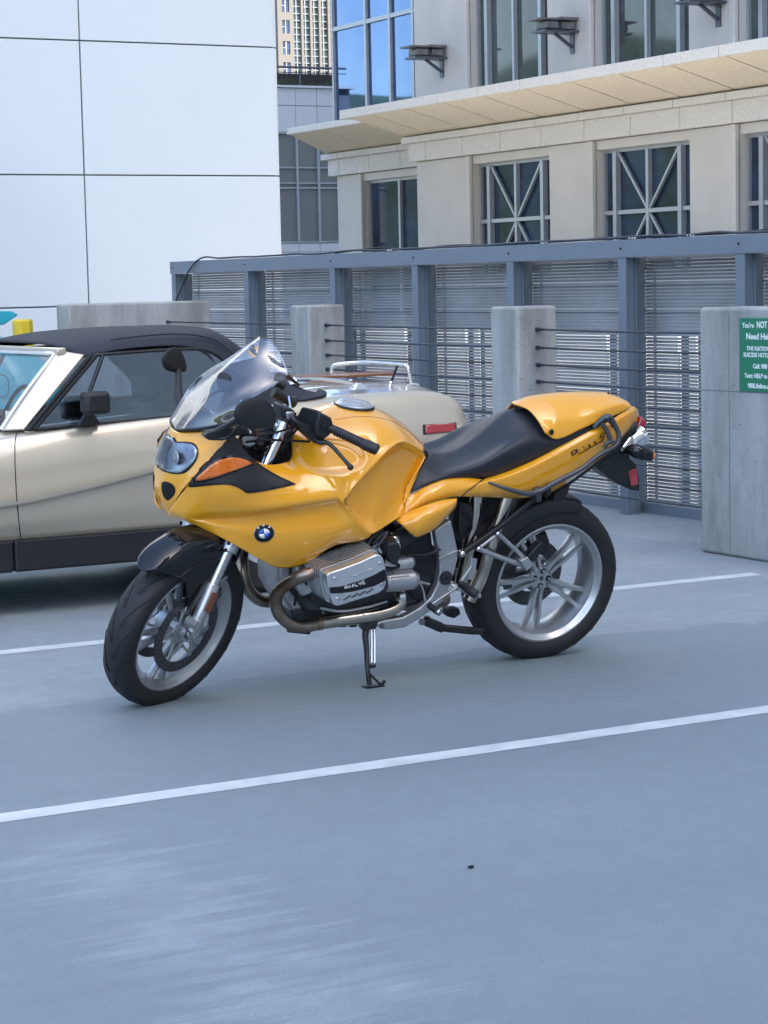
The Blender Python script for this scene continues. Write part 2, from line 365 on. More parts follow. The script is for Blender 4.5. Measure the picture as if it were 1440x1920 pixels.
def shell(name, cols, mat, parent, k=5, kr=None, mirror=True, relax=None, solid=0.004, skip=None, smooth=50, plane=0.0, bevel=0, out=None):
    vs, fs = surf(cols, k, kr, skip, relax)
    two = mirror and plane == 0.0 and min(abs(v[1]) for v in vs) > .02
    if mirror and not two:
        n = len(vs); vs = vs+[(x, 2*plane-y, z) for x, y, z in vs]; fs = fs+[tuple(i+n for i in f)[::-1] for f in fs]
    me = bpy.data.meshes.new(name); me.from_pydata(vs, [], fs)
    bm = bmesh.new(); bm.from_mesh(me); bmesh.ops.remove_doubles(bm, verts=bm.verts, dist=1e-5)
    loose = [v for v in bm.verts if not v.link_faces]; bmesh.ops.delete(bm, geom=loose, context='VERTS')
    bmesh.ops.recalc_face_normals(bm, faces=bm.faces)
    c = sum((v.co for v in bm.verts), Vector())/len(bm.verts)
    if two: out = None
    if out is not None: c = Vector(out)
    else: c.y = plane
    sc = sum((f.normal.dot(f.calc_center_median()-c))*f.calc_area() for f in bm.faces)
    if sc < 0: bmesh.ops.reverse_faces(bm, faces=bm.faces)
    bm.to_mesh(me); bm.free()
    o = finish(name, me, mat, parent, smooth=smooth, solid=solid, bevel=bevel)
    if two: mirrored(o)
    return o
def empty(name, mat4=None, loc=None):
    o = bpy.data.objects.new(name, None); COL.objects.link(o); o.empty_display_size = 0.1
    if mat4 is not None: o.matrix_world = mat4
    if loc is not None: o.location = loc
    return o
def tag(o, label=None, cat=None, group=None, kind=None):
    if label: o['label'] = label
    if cat: o['category'] = cat
    if group: o['group'] = group
    if kind: o['kind'] = kind
    return o
def text(name, body, size, mat4, mat, parent, depth=0.001, bold=0.0, align='LEFT', sx=1.0, shear=0.0):
    c = bpy.data.curves.new(name, 'FONT'); c.body = body; c.size = size; c.extrude = depth; c.offset = bold; c.align_x = align; c.shear = shear; c.resolution_u = 3
    o = bpy.data.objects.new(name+'_tmp', c); COL.objects.link(o); bpy.context.view_layer.update()
    me = bpy.data.meshes.new_from_object(o.evaluated_get(bpy.context.evaluated_depsgraph_get()))
    bpy.data.objects.remove(o); me.transform(mat4 @ Matrix.Diagonal((sx, 1, 1, 1)))
    return finish(name, me, mat, parent, smooth=0)
def bvh_of(objs, M4):
    V, F_ = [], []
    for o in objs:
        n = len(V); V += [v.co.copy() for v in o.data.vertices]; F_ += [tuple(i+n for i in p.vertices) for p in o.data.polygons]
    return BVHTree.FromPolygons(V, F_)
BMI = BM.inverted()
def drape(name, outline, bvh, mat, parent, off=0.003, step=5.0, solid=0.003, smooth=60, ymin=-9.0):
    """a thin fitted piece lying on a body surface, outline given as seen from the left of the motorcycle"""
    pts = [Vector((a, b)) for a, b in outline]; n = len(pts)
    dens = []
    for i in range(n):
        a, b = pts[i], pts[(i+1) % n]; m = max(1, int((b-a).length/step))
        for j in range(m): dens.append(a.lerp(b, j/m))
    edges = [(i, (i+1) % len(dens)) for i in range(len(dens))]
    xs = [p.x for p in pts]; ys = [p.y for p in pts]
    grid = []
    y = min(ys)+step*0.5
    while y < max(ys):
        x = min(xs)+step*0.5
        while x < max(xs):
            q = Vector((x, y))
            if min((q-p).length for p in dens) > step*0.55 and inside(q, pts): grid.append(q)
            x += step
        y += step
    res = delaunay_2d_cdt(dens+grid, edges, [tuple(range(len(dens)))], 1, 1e-4)
    vs2, fs = res[0], res[2]
    o = BMI @ Vector(CO); R3 = BMI.to_3x3(); V = []
    for p in vs2:
        d = (R3 @ Vector(ray(p.x, p.y))).normalized()
        h, nrm, _, _ = bvh.ray_cast(o, d)
        if h is None or h.y < ymin:
            t = (Vector(P(p.x, p.y, 0.20))-o).length; h, nrm, _, _ = bvh.find_nearest(o+d*t)
        if nrm.dot(d) > 0: nrm = -nrm
        V.append(h+nrm*off)
    me = bpy.data.meshes.new(name); me.from_pydata([tuple(v) for v in V], [], [tuple(f) for f in fs])
    bm = bmesh.new(); bm.from_mesh(me); bmesh.ops.recalc_face_normals(bm, faces=bm.faces)
    s_ = sum(f.normal.dot(o-f.calc_center_median()) for f in bm.faces)
    if s_ < 0: bmesh.ops.reverse_faces(bm, faces=bm.faces)
    bm.to_mesh(me); bm.free()
    return finish(name, me, mat, parent, smooth=smooth, solid=solid)
def inside(q, pts):
    c = False; n = len(pts)
    for i in range(n):
        a, b = pts[i], pts[i-1]
        if (a.y > q.y) != (b.y > q.y) and q.x < (b.x-a.x)*(q.y-a.y)/(b.y-a.y)+a.x: c = not c
    return c
def oncurve(pts, k=4):     # smooth a closed pixel outline
    A = [np.array((a, b, 0.0)) for a, b in pts]; n = len(A); out = []
    for i in range(n):
        for j in range(k):
            q = cr(A[i-1], A[i], A[(i+1) % n], A[(i+2) % n], j/k); out.append((q[0], q[1]))
    return out
def copy_tree(o, parent=None):
    c = o.copy(); COL.objects.link(c); c.parent = parent
    for ch in list(o.children): copy_tree(ch, c)
    return c
def mirrored(o, name=None, parent=None):    # right-hand twin of a left-hand motorcycle part
    me = o.data.copy(); me.transform(Matrix.Diagonal((1, -1, 1, 1))); me.flip_normals()
    c = bpy.data.objects.new(name or o.name.split('.')[0], me); COL.objects.link(c); c.parent = parent or o.parent
    for md in o.modifiers:
        n = c.modifiers.new(md.name, md.type)
        for at in ('thickness', 'offset', 'width', 'segments', 'limit_method', 'angle_limit', 'levels', 'render_levels'):
            if hasattr(md, at):
                try: setattr(n, at, getattr(md, at))
                except Exception: pass
    return c
# ================================================================== THE SETTING
gb = MB().box((-900, -900, -16.2), (1500, 1500, -15.0)); tag(gb.build('ground', GRND, smooth=0), kind='structure')
dk = MB(); dk.box((-45, -60, -0.5), (8.35, 30, 0.0)); tag(dk.build('parking_deck', DECK, smooth=0), kind='structure')
def line_marking(y, x0, x1, seed):
    rnd = random.Random(seed); m = MB(); n = int((x1-x0)/0.06); pts = []
    for i in range(n+1):
        x = x0+(x1-x0)*i/n; pts.append((x, y-0.05+rnd.uniform(-.0018, .0018), y+0.05+rnd.uniform(-.0018, .0018)))
    for a, b in zip(pts, pts[1:]):
        m.add([(a[0], a[1], .0013), (b[0], b[1], .0013), (b[0], b[2], .0013), (a[0], a[2], .0013)], [(0, 1, 2, 3)])
    o = m.build('bay_line', LINEW, smooth=0); return tag(o, kind='structure')
line_marking(5.782, -4.0, 6.72, 1); line_marking(8.49, -4.0, 6.72, 2); line_marking(11.2, -4.0, 6.72, 3); line_marking(3.07, -4.0, 6.72, 4)
c = gnd(883, 1628)
st = MB().ball((c[0], c[1], 0.004), (0.009, 0.006, 0.004)).build('pebble', INK); tag(st, 'tiny dark pebble lying alone on the bare deck in front', 'pebble')

# unseen sunlit roof added to bounce light onto the stone facade and soffit
ROOF = M('pale_bounce_roof', (0.62, 0.60, 0.56), 0.85, noise=0.15, nscale=0.6)
tag(MB().box((8.36, -60, -16), (17.45, 30, -1.6)).build('bounce_roof', ROOF, smooth=0), kind='structure')
# unseen tower added behind the camera to cast shade over the deck
ot = empty('shade_tower', loc=(6, -46, -15)); tag(ot, 'unseen plain tower block added behind the viewer to shade the deck', 'building')
m = MB().box((-14, -6, 0), (9.2, 6, 99)); m.build('wall', M('tower_stone', (0.34, 0.31, 0.27), 0.8, noise=.05, nscale=.4), ot, smooth=0)
m = MB()
for k in range(27):
    for x in range(8): m.box((-8.4+x*2.2, 6.0, 2+k*3.6), (-6.9+x*2.2, 6.03, 4.2+k*3.6))
tower_win = m
# wooded hills round the town, reflected in the glass
m = MB(); rnd = random.Random(21); N = 240; ring0, ring1, ring2 = [], [], []
def hel(a):     # elevation in degrees of the skyline seen from the deck, by azimuth from +X
    base = 2.2+2.6*math.exp(-((a-118)/12)**2)+5.0*math.exp(-((a-150)/24)**2)+3.0*math.exp(-((a-205)/30)**2)
    return base+.5*math.sin(a*.21)+.3*math.sin(a*.67+1)
vs = []; 
for k in range(N):
    a = 360*k/N; e = hel(a); 
    if 20 < a < 95: e = min(e, 1.6)
    for d, f in ((520, 0.0), (600, .45), (680, .8), (760, 1.0), (830, .9)):
        z = -15+(d*math.tan(R_(e))+15)*f+rnd.uniform(-3, 3)*(f > 0); vs.append((d*math.cos(R_(a)), d*math.sin(R_(a)), z))
fs = [(k*5+j, k*5+j+1, ((k+1) % N)*5+j+1, ((k+1) % N)*5+j) for k in range(N) for j in range(4)]
HILL = M('wooded_hillside', (0.035, 0.06, 0.03), 0.9, noise=0.6, nscale=0.03)
tag(m.add(vs, fs).build('hills', HILL, smooth=60), kind='structure')

# concrete pillars and low wall
def block(name, a, b, label, cat, group=None, bev=0.018, joints=()):
    m = MB().box(a, b); o = m.build(name, CONC, smooth=30, bevel=bev, bseg=2); tag(o, label, cat, group); return o
PL = 'concrete pillars of the parapet'
block('concrete_pillar', (7.03, 13.96, 0), (7.325, 14.26, 1.325), 'narrow square concrete pillar nearest the low wall, behind the car boot', 'pillar', PL)
block('concrete_pillar', (7.03, 11.164, 0), (7.315, 11.478, 1.312), 'narrow square concrete pillar rising behind the motorcycle seat', 'pillar', PL)
pw = block('concrete_pillar', (7.03, 8.20, 0), (7.33, 9.357, 1.306), 'wide concrete pillar carrying the green sign at the right edge', 'pillar', PL)
jm = MB().box((7.0285, 8.2, 0.868), (7.0302, 9.34, 0.873)); jm.box((7.0285, 9.10, 0.03), (7.0300, 9.103, 1.28)); jm.build('form_joint', JOINT, pw, smooth=0)
block('low_concrete_wall', (6.30, 16.852, 0), (7.57, 17.14, 1.358), 'low grey concrete wall behind the convertible roof, before the white building', 'wall')

# horizontal guard cables through the pillars
ZC = [1.167, 1.057, .953, .851, .743, .638, .527, .418, .307, .218]
for i, z in enumerate(ZC):
    m = MB(); f = lambda y, z=z: z+(y-9.6)*0.0030+0.0
    ys = [8.25, 9.40, 9.9, 10.35, 10.8, 11.164, 11.478, 12.0, 12.7, 13.3, 13.96, 14.26, 14.9, 15.5, 16.2, 16.9]
    sag = lambda y: -0.004*math.sin(math.pi*((y-9.36)/1.8)) if 9.36 < y < 11.16 else (-0.005*math.sin(math.pi*((y-11.48)/2.48)) if 11.48 < y < 13.96 else 0)
    m.tube([(7.168+0.004*(y > 11.4), y, f(y)+sag(y)) for y in ys], 0.0062, n=8, smooth=3)
    o = m.build('guard_cable', CABL)
    ordn = ['topmost', 'second from the top', 'third from the top', 'fourth from the top', 'fifth from the top', 'fifth from the bottom', 'fourth from the bottom', 'third from the bottom', 'second from the bottom', 'lowest'][i]
    tag(o, 'taut dark guard cable between the concrete pillars, %s of ten' % ordn, 'cable', 'guard cables strung between the pillars')
    for y in (11.164, 13.96, 16.852):
        a = MB(); a.tube([(7.168, y+.003, f(y)), (7.168, y-0.028, f(y)-.001)], 0.013, n=10); a.tube([(7.168, y-0.026, f(y)), (7.168, y-0.07, f(y)-.001)], 0.009, n=8)
        a.build('anchor', CABL, o)

# louvred fence
fn = empty('louvred_fence', loc=(7.8, 18.2, 0)); tag(fn, 'blue grey steel fence with horizontal louvres and a flat top rail behind the pillars', 'fence')
def fp(name, m, mat, **k):
    for i, v in enumerate(m.v): m.v[i] = (v[0]-7.8, v[1]-18.2, v[2])
    return m.build(name, mat, fn, **k)
m = MB().box((7.79, 2.0, 1.595), (7.802, 18.215, 1.703)); m.box((7.802, 2.0, 1.690), (7.98, 18.215, 1.703)); tr = fp('top_rail', m, FST, smooth=0, bevel=.002)
posts = [18.20, 16.668, 15.099, 13.803, 12.506, 11.202, 10.032, 8.73, 7.43, 6.13, 4.83, 3.53, 2.23]
for y in posts:
    m = MB().box((7.796, y-0.085, 0.0), (7.806, y, 1.594)); m.box((7.8065, y-0.070, 0.0), (7.870, y-.012, 1.594)); m.box((7.8705, y-0.085, 0.0), (7.880, y, 1.594)); m.box((7.8805, y-.013, 0.0), (7.995, y-.002, 1.594)); fp('post', m, FST, smooth=0, bevel=.0015)
    m = MB().tube([(7.786, y-.04, 1.650), (7.791, y-.04, 1.650)], 0.008, n=8); fp('bolt', m, INK)
for a, b in zip(posts, posts[1:]):
    m = MB(); y0, y1 = b+0.002, a-0.02; z = 0.075; i = 0
    while z < 1.585:
        heavy = (i % 8 == 7)
        if heavy: m.box((7.980, y0, z), (8.002, y1, z+0.014))
        else: h1, h2 = (.0158, .0186) if z > 1.09 else (.0136, .0164); m.add([(7.985, y0, z), (7.985, y1, z), (7.998, y1, z+h1), (7.998, y0, z+h1), (7.985, y0, z+.0030), (7.985, y1, z+.0030), (7.998, y1, z+h2), (7.998, y0, z+h2)],
                    [(0, 1, 2, 3), (7, 6, 5, 4), (0, 4, 5, 1), (3, 2, 6, 7), (1, 5, 6, 2), (0, 3, 7, 4)])
        z += 0.0215; i += 1
    fp('louvre_panel', m, FSL, smooth=0)
    for k in (0.04, 0.95): yy = y0+(y1-y0)*k; fp('louvre_stay', MB().box((8.016, yy, 0.05), (8.03, yy+.012, 1.59)), FST, smooth=0)
m = MB().box((7.95, 2.0, 0.0), (8.02, 18.1, 0.062)); fp('base_rail', m, FST, smooth=0)
# conduit on the fence rail
def wavy(seed, x, z0, amp, y0, y1, r, extra=None):
    rnd = random.Random(seed); pts = []; y = y1
    while y > y0: pts.append((x+rnd.uniform(-.015, .015), y, z0+abs(rnd.gauss(0, amp)))); y -= rnd.uniform(.18, .42)
    if extra: pts = extra+pts
    return MB().tube(pts, r, n=8, smooth=5)
e = [tuple(onX(*p, 7.77)) for p in ((330, 563), (338, 545), (350, 515), (366, 492))]+[tuple(onX(*p, 7.80)) for p in ((384, 482), (410, 484))]
o = wavy(3, 7.86, 1.713, .006, 5.0, 16.9, .0075, e).build('conduit', CABL); tag(o, 'grey conduit snaking along the fence rail and drooping at its left end', 'cable')
o = wavy(5, 7.90, 1.711, .010, 5.0, 15.2, .006).build('power_cable', INK)
tag(o, 'thin black power cable lying loosely along the fence rail', 'cable')
for y in (14.2, 12.1, 11.1, 10.5):
    m = MB()
    for q in range(3): m.tube([(7.85, y+q*.03, 1.712), (7.90, y+q*.03+.015, 1.724), (7.92, y+q*.03, 1.71)], 0.004, n=6)
    m.build('tape_wrap', WHT, bpy.data.objects['power_cable'])

# pale parapet seen through the louvres
pp = empty('pale_parapet', loc=(8.6, 2, 0))
DXP = 6.5; tag(pp, 'pale panelled parapet seen through the lower louvres of the fence', 'parapet')
m = MB(); y = 2.0; rnd = random.Random(4)
while y < 18.0:
    L_ = 0.62 if int(y*10) % 3 else 0.5; m.box((8.75, y*1.9, -1.6), (8.80, (y+L_)*1.9, .82)); y += L_+0.0
    y += 0.10; m.box((8.77, y*1.9, -1.6), (8.80, (y+.07)*1.9, .82)); y += 0.07+0.10
for i, v in enumerate(m.v): m.v[i] = (v[0]-8.6+DXP, v[1]-2, v[2])
m.build('panel', PARA, pp, smooth=0)
m = MB().box((DXP+.26, 0, -1.6), (DXP+.30, 32, .78)); m.build('back_panel', CASTD, pp, smooth=0)

# yellow bollard
b0 = onY(42, 600, 17.0)
bo = empty('yellow_bollard', loc=(b0[0], 17.0, 0)); tag(bo, 'yellow eight-sided bollard beside the white building at far left', 'bollard')
MB().lathe([(0.0, 0), (0.083, 0), (0.083, 1.225), (0.070, 1.243), (0.0, 1.243)], n=8).build('post', YBOL, bo, xf=Matrix.Rotation(R_(90), 4, 'X') @ Matrix.Rotation(R_(22), 4, 'Y'), smooth=20)
MB().lathe([(0.10, 0), (0.10, 0.02), (0.0, 0.02)], n=16).build('base_plate', CASTD, bo, xf=Matrix.Rotation(R_(90), 4, 'X'), smooth=20)

# ------------------------------------------------------------------ white panelled building
wb = empty('white_panel_building', loc=(9.53, 19.5, 0)); tag(wb, 'smooth white panelled building filling the upper left', 'building')
m = MB().box((-22, 0.03, -15), (-0.02, 14, 13)); m.build('wall', JOINT, wb, smooth=0)
m = MB(); xs = [-0.0, -2.030, -4.06, -6.09, -8.12, -10.15, -12.2, -14.2, -16.2, -18.3]; zs = [-0.05, 0.08, 1.317, 2.545, 3.79, 5.03, 6.27, 7.5, 8.8, 10.0, 11.3, 12.6]
for i in range(len(xs)-1):
    for j in range(len(zs)-1):
        d = 0.0 if (i+j) % 2 else 0.0015
        m.box((xs[i+1]+.007, d, zs[j]+.007), (xs[i]-.007, 0.028, zs[j+1]-.007))
m.build('cladding', WPAN, wb, smooth=0, bevel=.004)
m = MB(); 
for j in range(len(zs)-1): m.box((0.001, 0.02, zs[j]+.009), (0.02, 13.9, zs[j+1]-.009))
m.build('side_cladding', WPAN, wb, smooth=0)

# ------------------------------------------------------------------ pale stone building with blue glass corner
sb = empty('stone_office_building', loc=(17.5, 30.0, -15)); tag(sb, 'pale stone office building with flared cornice, cross-braced windows and blue glass corner', 'building')
def sp(name, m, mat, parent=None, **k):
    for i, v in enumerate(m.v): m.v[i] = (v[0]-17.5, v[1]-30.0, v[2]+15)
    return m.build(name, mat, parent or sb, **k)
WY = [(26.85, 29.02), (23.47, 25.66), (20.22, 22.43), (16.95, 19.15), (13.7, 15.9)]
YR = 8.0
# wall: piers at X=17.5 between windows, lower and upper storeys
m = MB(); g = 0.36
edges = [30.74]+[v for a, b in WY for v in (b, a)]+[YR]
for i in range(0, len(edges), 2): m.box((17.5, edges[i+1], -15), (17.9, edges[i], 3.39)); m.box((17.5, edges[i+1], 4.20), (17.9, edges[i], 8.0))
for a, b in WY: m.box((17.5, a, -15), (17.9, b, 1.52)); m.box((17.52, a, 3.262), (17.9, b, 3.39)); m.box((17.5, a, 7.4), (17.9, b, 8.0)); m.box((17.6, a, 4.2), (17.9, b, 4.26))
m.box((18.25, 33.95, -15), (18.6, 34.95, 3.39)); m.box((18.25, 30.74, 3.262), (18.6, 33.95, 3.39)); m.box((18.25, 30.74, -15), (18.6, 33.95, 0.6)); m.box((18.25, 30.74, 0.6), (18.6, 31.65, 3.262))
m.box((17.9, YR, -15), (18.26, 30.73, 0.2)); m.box((18.6, YR, -15), (40, 34.95, 0.0)); m.box((19.6, 30.7, 0), (40, 34.9, 3.3))
m.box((19.6, YR, -15), (40, 33.40, 31.5)); m.box((17.5, YR-55, -15), (40, YR, 31.5)); m.box((17.55, YR, 8.0), (19.6, 30.7, 31.5))
m.box((17.9, YR, 3.27), (19.6, 30.7, 4.25)); m.box((18.6, 30.7, 3.27), (19.6, 33.4, 4.25))
sp('wall', m, STONE, smooth=0)
# slim stone jambs beside the windows
for a, b in WY:
    for z0, z1 in ((0.6, 3.39), (4.24, 8.0)): m = MB().box((17.44, b, z0), (17.52, b+0.10, z1)); sp('jamb', m, STONE, smooth=0, bevel=.01)
sp('jamb', MB().box((18.19, 33.95, 0.6), (18.27, 34.06, 3.39)), STONE, smooth=0, bevel=.01)
def blocks(y0, y1, pitch, x0, x1, z0, z1, m, gap=.012, ph=0.0):
    y = y1-ph
    first = True
    while y > y0:
        yb = max(y0, y-pitch); m.box((x0, yb+gap/2, z0), (x1, y-gap/2, z1)); y = yb
    if ph: m.box((x0, y1-ph+gap/2, z0), (x1, y1, z1))
for (xo, xi, x2, xi2, z0, z1, nm, e1, e2, p1_, p2_) in ((17.42, 17.6, 18.17, 18.35, 3.40, 3.6885, 'stone_frieze', 30.86, 35.15, .55, .42), (17.35, 17.6, 18.10, 18.35, 3.69, 3.792, 'stone_ledge', 30.98, 35.30, .62, .62)):
    mG = MB(); blocks(YR, e1, 1.12, xo, xi, z0, z1, mG, ph=p1_); sp(nm, mG, GRAN, smooth=0, bevel=.008)
    mG = MB(); blocks(e1+.01, e2, 1.12, x2, xi2, z0, z1, mG, ph=p2_); mG.box((18.36, 34.96, z0), (24, e2, z1)); sp(nm, mG, GRAN, smooth=0, bevel=.008)
mB = MB(); mB.box((17.45, YR, 3.42), (17.52, 30.85, 3.85)); mB.box((18.2, 30.8, 3.42), (18.3, 35.1, 3.85)); mB.add([(17.5, YR, 3.83), (17.5, 30.9, 3.83), (16.5, 30.9, 4.10), (16.5, YR, 4.10)], [(0, 1, 2, 3)]); mB.add([(18.24, 31, 3.83), (18.24, 34.9, 3.83), (17.24, 34.4, 4.11), (17.24, 31, 4.11)], [(0, 1, 2, 3)]); sp('joint_backing', mB, JOINT, smooth=0)
mS = MB()
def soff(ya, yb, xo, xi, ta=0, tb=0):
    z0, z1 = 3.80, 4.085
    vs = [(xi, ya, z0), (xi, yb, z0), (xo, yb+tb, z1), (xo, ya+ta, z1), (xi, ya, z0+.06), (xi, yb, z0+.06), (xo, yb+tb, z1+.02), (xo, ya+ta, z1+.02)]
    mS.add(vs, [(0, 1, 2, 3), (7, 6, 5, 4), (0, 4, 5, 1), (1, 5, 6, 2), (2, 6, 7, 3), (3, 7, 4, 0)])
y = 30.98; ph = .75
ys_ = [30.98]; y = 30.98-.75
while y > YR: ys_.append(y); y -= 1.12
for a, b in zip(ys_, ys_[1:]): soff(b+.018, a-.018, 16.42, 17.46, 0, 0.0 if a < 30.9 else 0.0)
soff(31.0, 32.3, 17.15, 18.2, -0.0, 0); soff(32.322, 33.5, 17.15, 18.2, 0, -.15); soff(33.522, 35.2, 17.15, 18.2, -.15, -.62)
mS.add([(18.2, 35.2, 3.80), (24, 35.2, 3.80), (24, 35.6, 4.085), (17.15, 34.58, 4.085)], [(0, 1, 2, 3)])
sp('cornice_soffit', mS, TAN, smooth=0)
mT = MB(); blocks(YR, 31.25, 1.12, 16.38, 17.6, 4.09, 4.23, mT, ph=.9); mT.add([(17.10, 31.26, 4.09), (24, 31.26, 4.09), (24, 35.6, 4.09), (17.10, 34.62, 4.09), (17.10, 31.26, 4.20), (24, 31.26, 4.20), (24, 35.6, 4.20), (17.10, 34.62, 4.20)], [(0, 3, 2, 1), (4, 5, 6, 7), (0, 1, 5, 4), (1, 2, 6, 5), (2, 3, 7, 6), (3, 0, 4, 7)])
sp('cornice_top', mT, GRAN, smooth=0, bevel=.01)
# windows
UGL = M('upper_window_glass', (0.055, 0.070, 0.066), 0.04, 0.0, noise=0.5, nscale=0.9, spec=0.5)
def window(y0, y1, z0, z1, X, braced, lower=True, glassmat=WGL):
    m = MB(); F = 0.05
    m.box((X, y0+.002, z0), (X+.06, y0+F, z1)); m.box((X, y1-F, z0), (X+.06, y1-.002, z1)); m.box((X+.002, y0+F, z1-F), (X+.06, y1-F, z1)); m.box((X+.002, y0+F, z0), (X+.06, y1-F, z0+F))
    w_ = y1-y0
    o = None
    fr = m
    if braced:
        for yy in (y0+w_*0.155, y1-w_*0.155): fr.box((X-.045, yy-.04, z0), (X+.04, yy+.04, z1-F+.001))
        yc = (y0+y1)/2; fr.box((X-.03, yc-.03, z0), (X+.04, yc+.03, z1-F)); zc = 2.38
        for ya, yb in ((y0+F, y0+w_*.155-.045), (y0+w_*.155+.045, yc-.03), (yc+.03, y1-w_*.155-.045), (y1-w_*.155+.045, y1-F)): fr.box((X-.028, ya, zc-.028), (X+.04, yb, zc+.028))
        h = z1-F-zc
        for sy in (-1, 1):
            ye = yc+sy*(w_*.345-.045)
            fr.bar((X+.005, yc, zc), (X+.005, ye, zc+h), .036, .04, up=(1, 0, 0)); fr.bar((X+.007, yc, zc), (X+.007, ye, zc-h), .036, .04, up=(1, 0, 0))
    else:
        yc = (y0+y1)/2
        if braced is False:
            for yy in (y0+w_*0.155, y1-w_*0.155): fr.box((X-.045, yy-.04, z0), (X+.04, yy+.04, z1-F+.001))
            fr.box((X-.03, yc-.025, z0), (X+.04, yc+.025, z1-F))
        else: fr.box((X-.02, yc-.03, z0), (X+.04, yc+.03, z1-F))
    o = sp('window', fr, ALU, smooth=0)
    g = MB().box((X+.045, y0+.01, z0), (X+.055, y1-.01, z1-.005)); sp('pane', g, glassmat, o, smooth=0)
for a, b in WY: window(a, b, 1.52, 3.262, 17.62, True); window(a, b, 4.26, 7.4, 17.62, False, glassmat=UGL)
window(31.66, 33.94, 0.6, 3.262, 18.33, None)
# things behind the panes read as darker and paler rooms
# blue glass corner
m = MB(); X = 17.95
m.box((X, 30.72, 4.2), (X+.02, 34.35, 9.5)); m.box((X, 34.33, 4.2), (24, 34.35, 9.5)); cg = sp('curtain_wall', m, BGL, smooth=0)
m = MB()
for px in (690, 735, 779): y = onX(px, 120, X)[1]; m.box((X-.05, y-.035, 4.2), (X-.001, y+.035, 9.5))
m.box((X-.05, 34.33, 4.2), (X+.02, 34.38, 9.5))
for py in (38,): z = onX(700, py, X)[2]; m.box((X-.045, 30.75, z-.035), (X-.001, 34.33, z+.035)); m.box((X-.045, 30.75, z+2.5), (X-.001, 34.33, z+2.57))
sp('mullion', m, ALU, cg, smooth=0)
m = MB().box((18.1, 30.7, 9.5), (24, 34.0, 31.5)); sp('upper_tower', m, STONE, smooth=0)

for y, lab in ((29.87, 'lowest in view, nearest the blue glass corner'), (26.2, 'on the pier between the two tall windows'), (22.83, 'highest in view, at the top right')):
    fl = empty('wall_floodlight', loc=(17.5, y, 4.85)); tag(fl, 'weathered grey twin floodlight on a wall bracket, '+lab, 'floodlight', 'floodlights bracketed to the stone piers')
    m = MB().bar((0, 0, -.12), (-.30, 0, .07), .05, .035); m.bar((0, 0, .09), (-.58, 0, .09), .34, .03); m.box((-.02, -.05, -.2), (0, .05, .12)); m.build('bracket', ALUD, fl, smooth=0)
    for q in (-.42, -.15):
        m = MB().box((q-.11, -.14, .120), (q+.10, .14, .225)); m.bar((q-.06, 0, .10), (q-.06, 0, .24), .03, .03); m.build('lamp_head', CABI, fl, smooth=0, bevel=.02)
    m = MB().box((-.66, -.17, .24), (-.34, .17, .27)); m.box((-.32, -.17, .245), (-.01, .17, .29)); m.build('hood', CABI, fl, smooth=0, bevel=.01)

# ------------------------------------------------------------------ grey glazed building behind
YM = 45.0
gm = empty('grey_glazed_building', loc=(22, YM, -15)); tag(gm, 'grey building with gridded shaded windows between the white and the stone building', 'building')
def gp(name, m, mat, parent=None, **k):
    for i, v in enumerate(m.v): m.v[i] = (v[0]-22, v[1]-YM, v[2]+15)
    return m.build(name, mat, parent or gm, **k)
gp('wall', MB().box((12, YM+.06, -15), (34, YM+14, 5.94)), JOINT, smooth=0)
xs = [22.47+.545*k for k in range(-18, 20)]
for zone in (((4.93, 5.53), (5.545, 5.93)), ((1.2, 2.22), (2.23, 2.42), (-3, 1.19))):
    m = MB()
    for a, b in zip(xs, xs[1:]):
        for z0, z1 in zone: m.box((a+.006, YM, z0), (b-.006, YM+.05, z1))
    gp('wall_panel', m, PPAN, smooth=0)
m = MB().box((12, YM+.03, 2.43), (34, YM+.05, 4.92)); gl = gp('window_band', m, GGL, smooth=0)
m = MB()
for x in xs: m.box((x-.03, YM-.02, 2.43), (x+.03, YM+.028, 4.92))
for z in (4.14, 3.79, 3.68, 2.45): m.box((12, YM-.012, z-.018), (34, YM+.027, z+.018))
m.box((12, YM-.03, 4.90), (34, YM+.04, 4.95))
gp('mullion', m, ALU, gl, smooth=0)
gp('roof_edge', MB().box((11.9, YM-.05, 5.94), (34, YM+.3, 5.99)), PPAN, smooth=0)
gp('roof_screen', MB().box((12, YM+1.0, 5.95), (34, YM+1.2, 6.36)), DRTR, smooth=0)
m = MB().tube([(12, YM+.2, 6.42), (34, YM+.2, 6.42)], .025, n=8); m.tube([(12, YM+.2, 6.30), (34, YM+.2, 6.30)], .012, n=8)
for k in range(20): m.tube([(12.8+k*1.1, YM+.2, 5.98), (12.8+k*1.1, YM+.2, 6.42)], .02, n=8)
gp('railing', m, ALUD)
rnd = random.Random(9); m = MB()
for k in range(900):
    x = rnd.uniform(20.5, 26); hh = .06+.10*abs(math.sin(x*2.3))+.05*abs(math.sin(x*5.1)); z = 5.97+rnd.uniform(0, hh); y = YM+.45+rnd.uniform(-.12, .12); a = rnd.uniform(0, 6.28); s = rnd.uniform(.02, .05)
    dx, dz = math.cos(a)*s, abs(math.sin(a))*s; m.add([(x, y, z), (x+dx, y-.02, z+dz), (x+dx*.3-dz*.4, y+.01, z+dz+.02)], [(0, 1, 2)])
o = m.build('roof_planting', LEAF, smooth=0); tag(o, kind='stuff', label='low ragged planting along the roof edge of the grey glazed building')

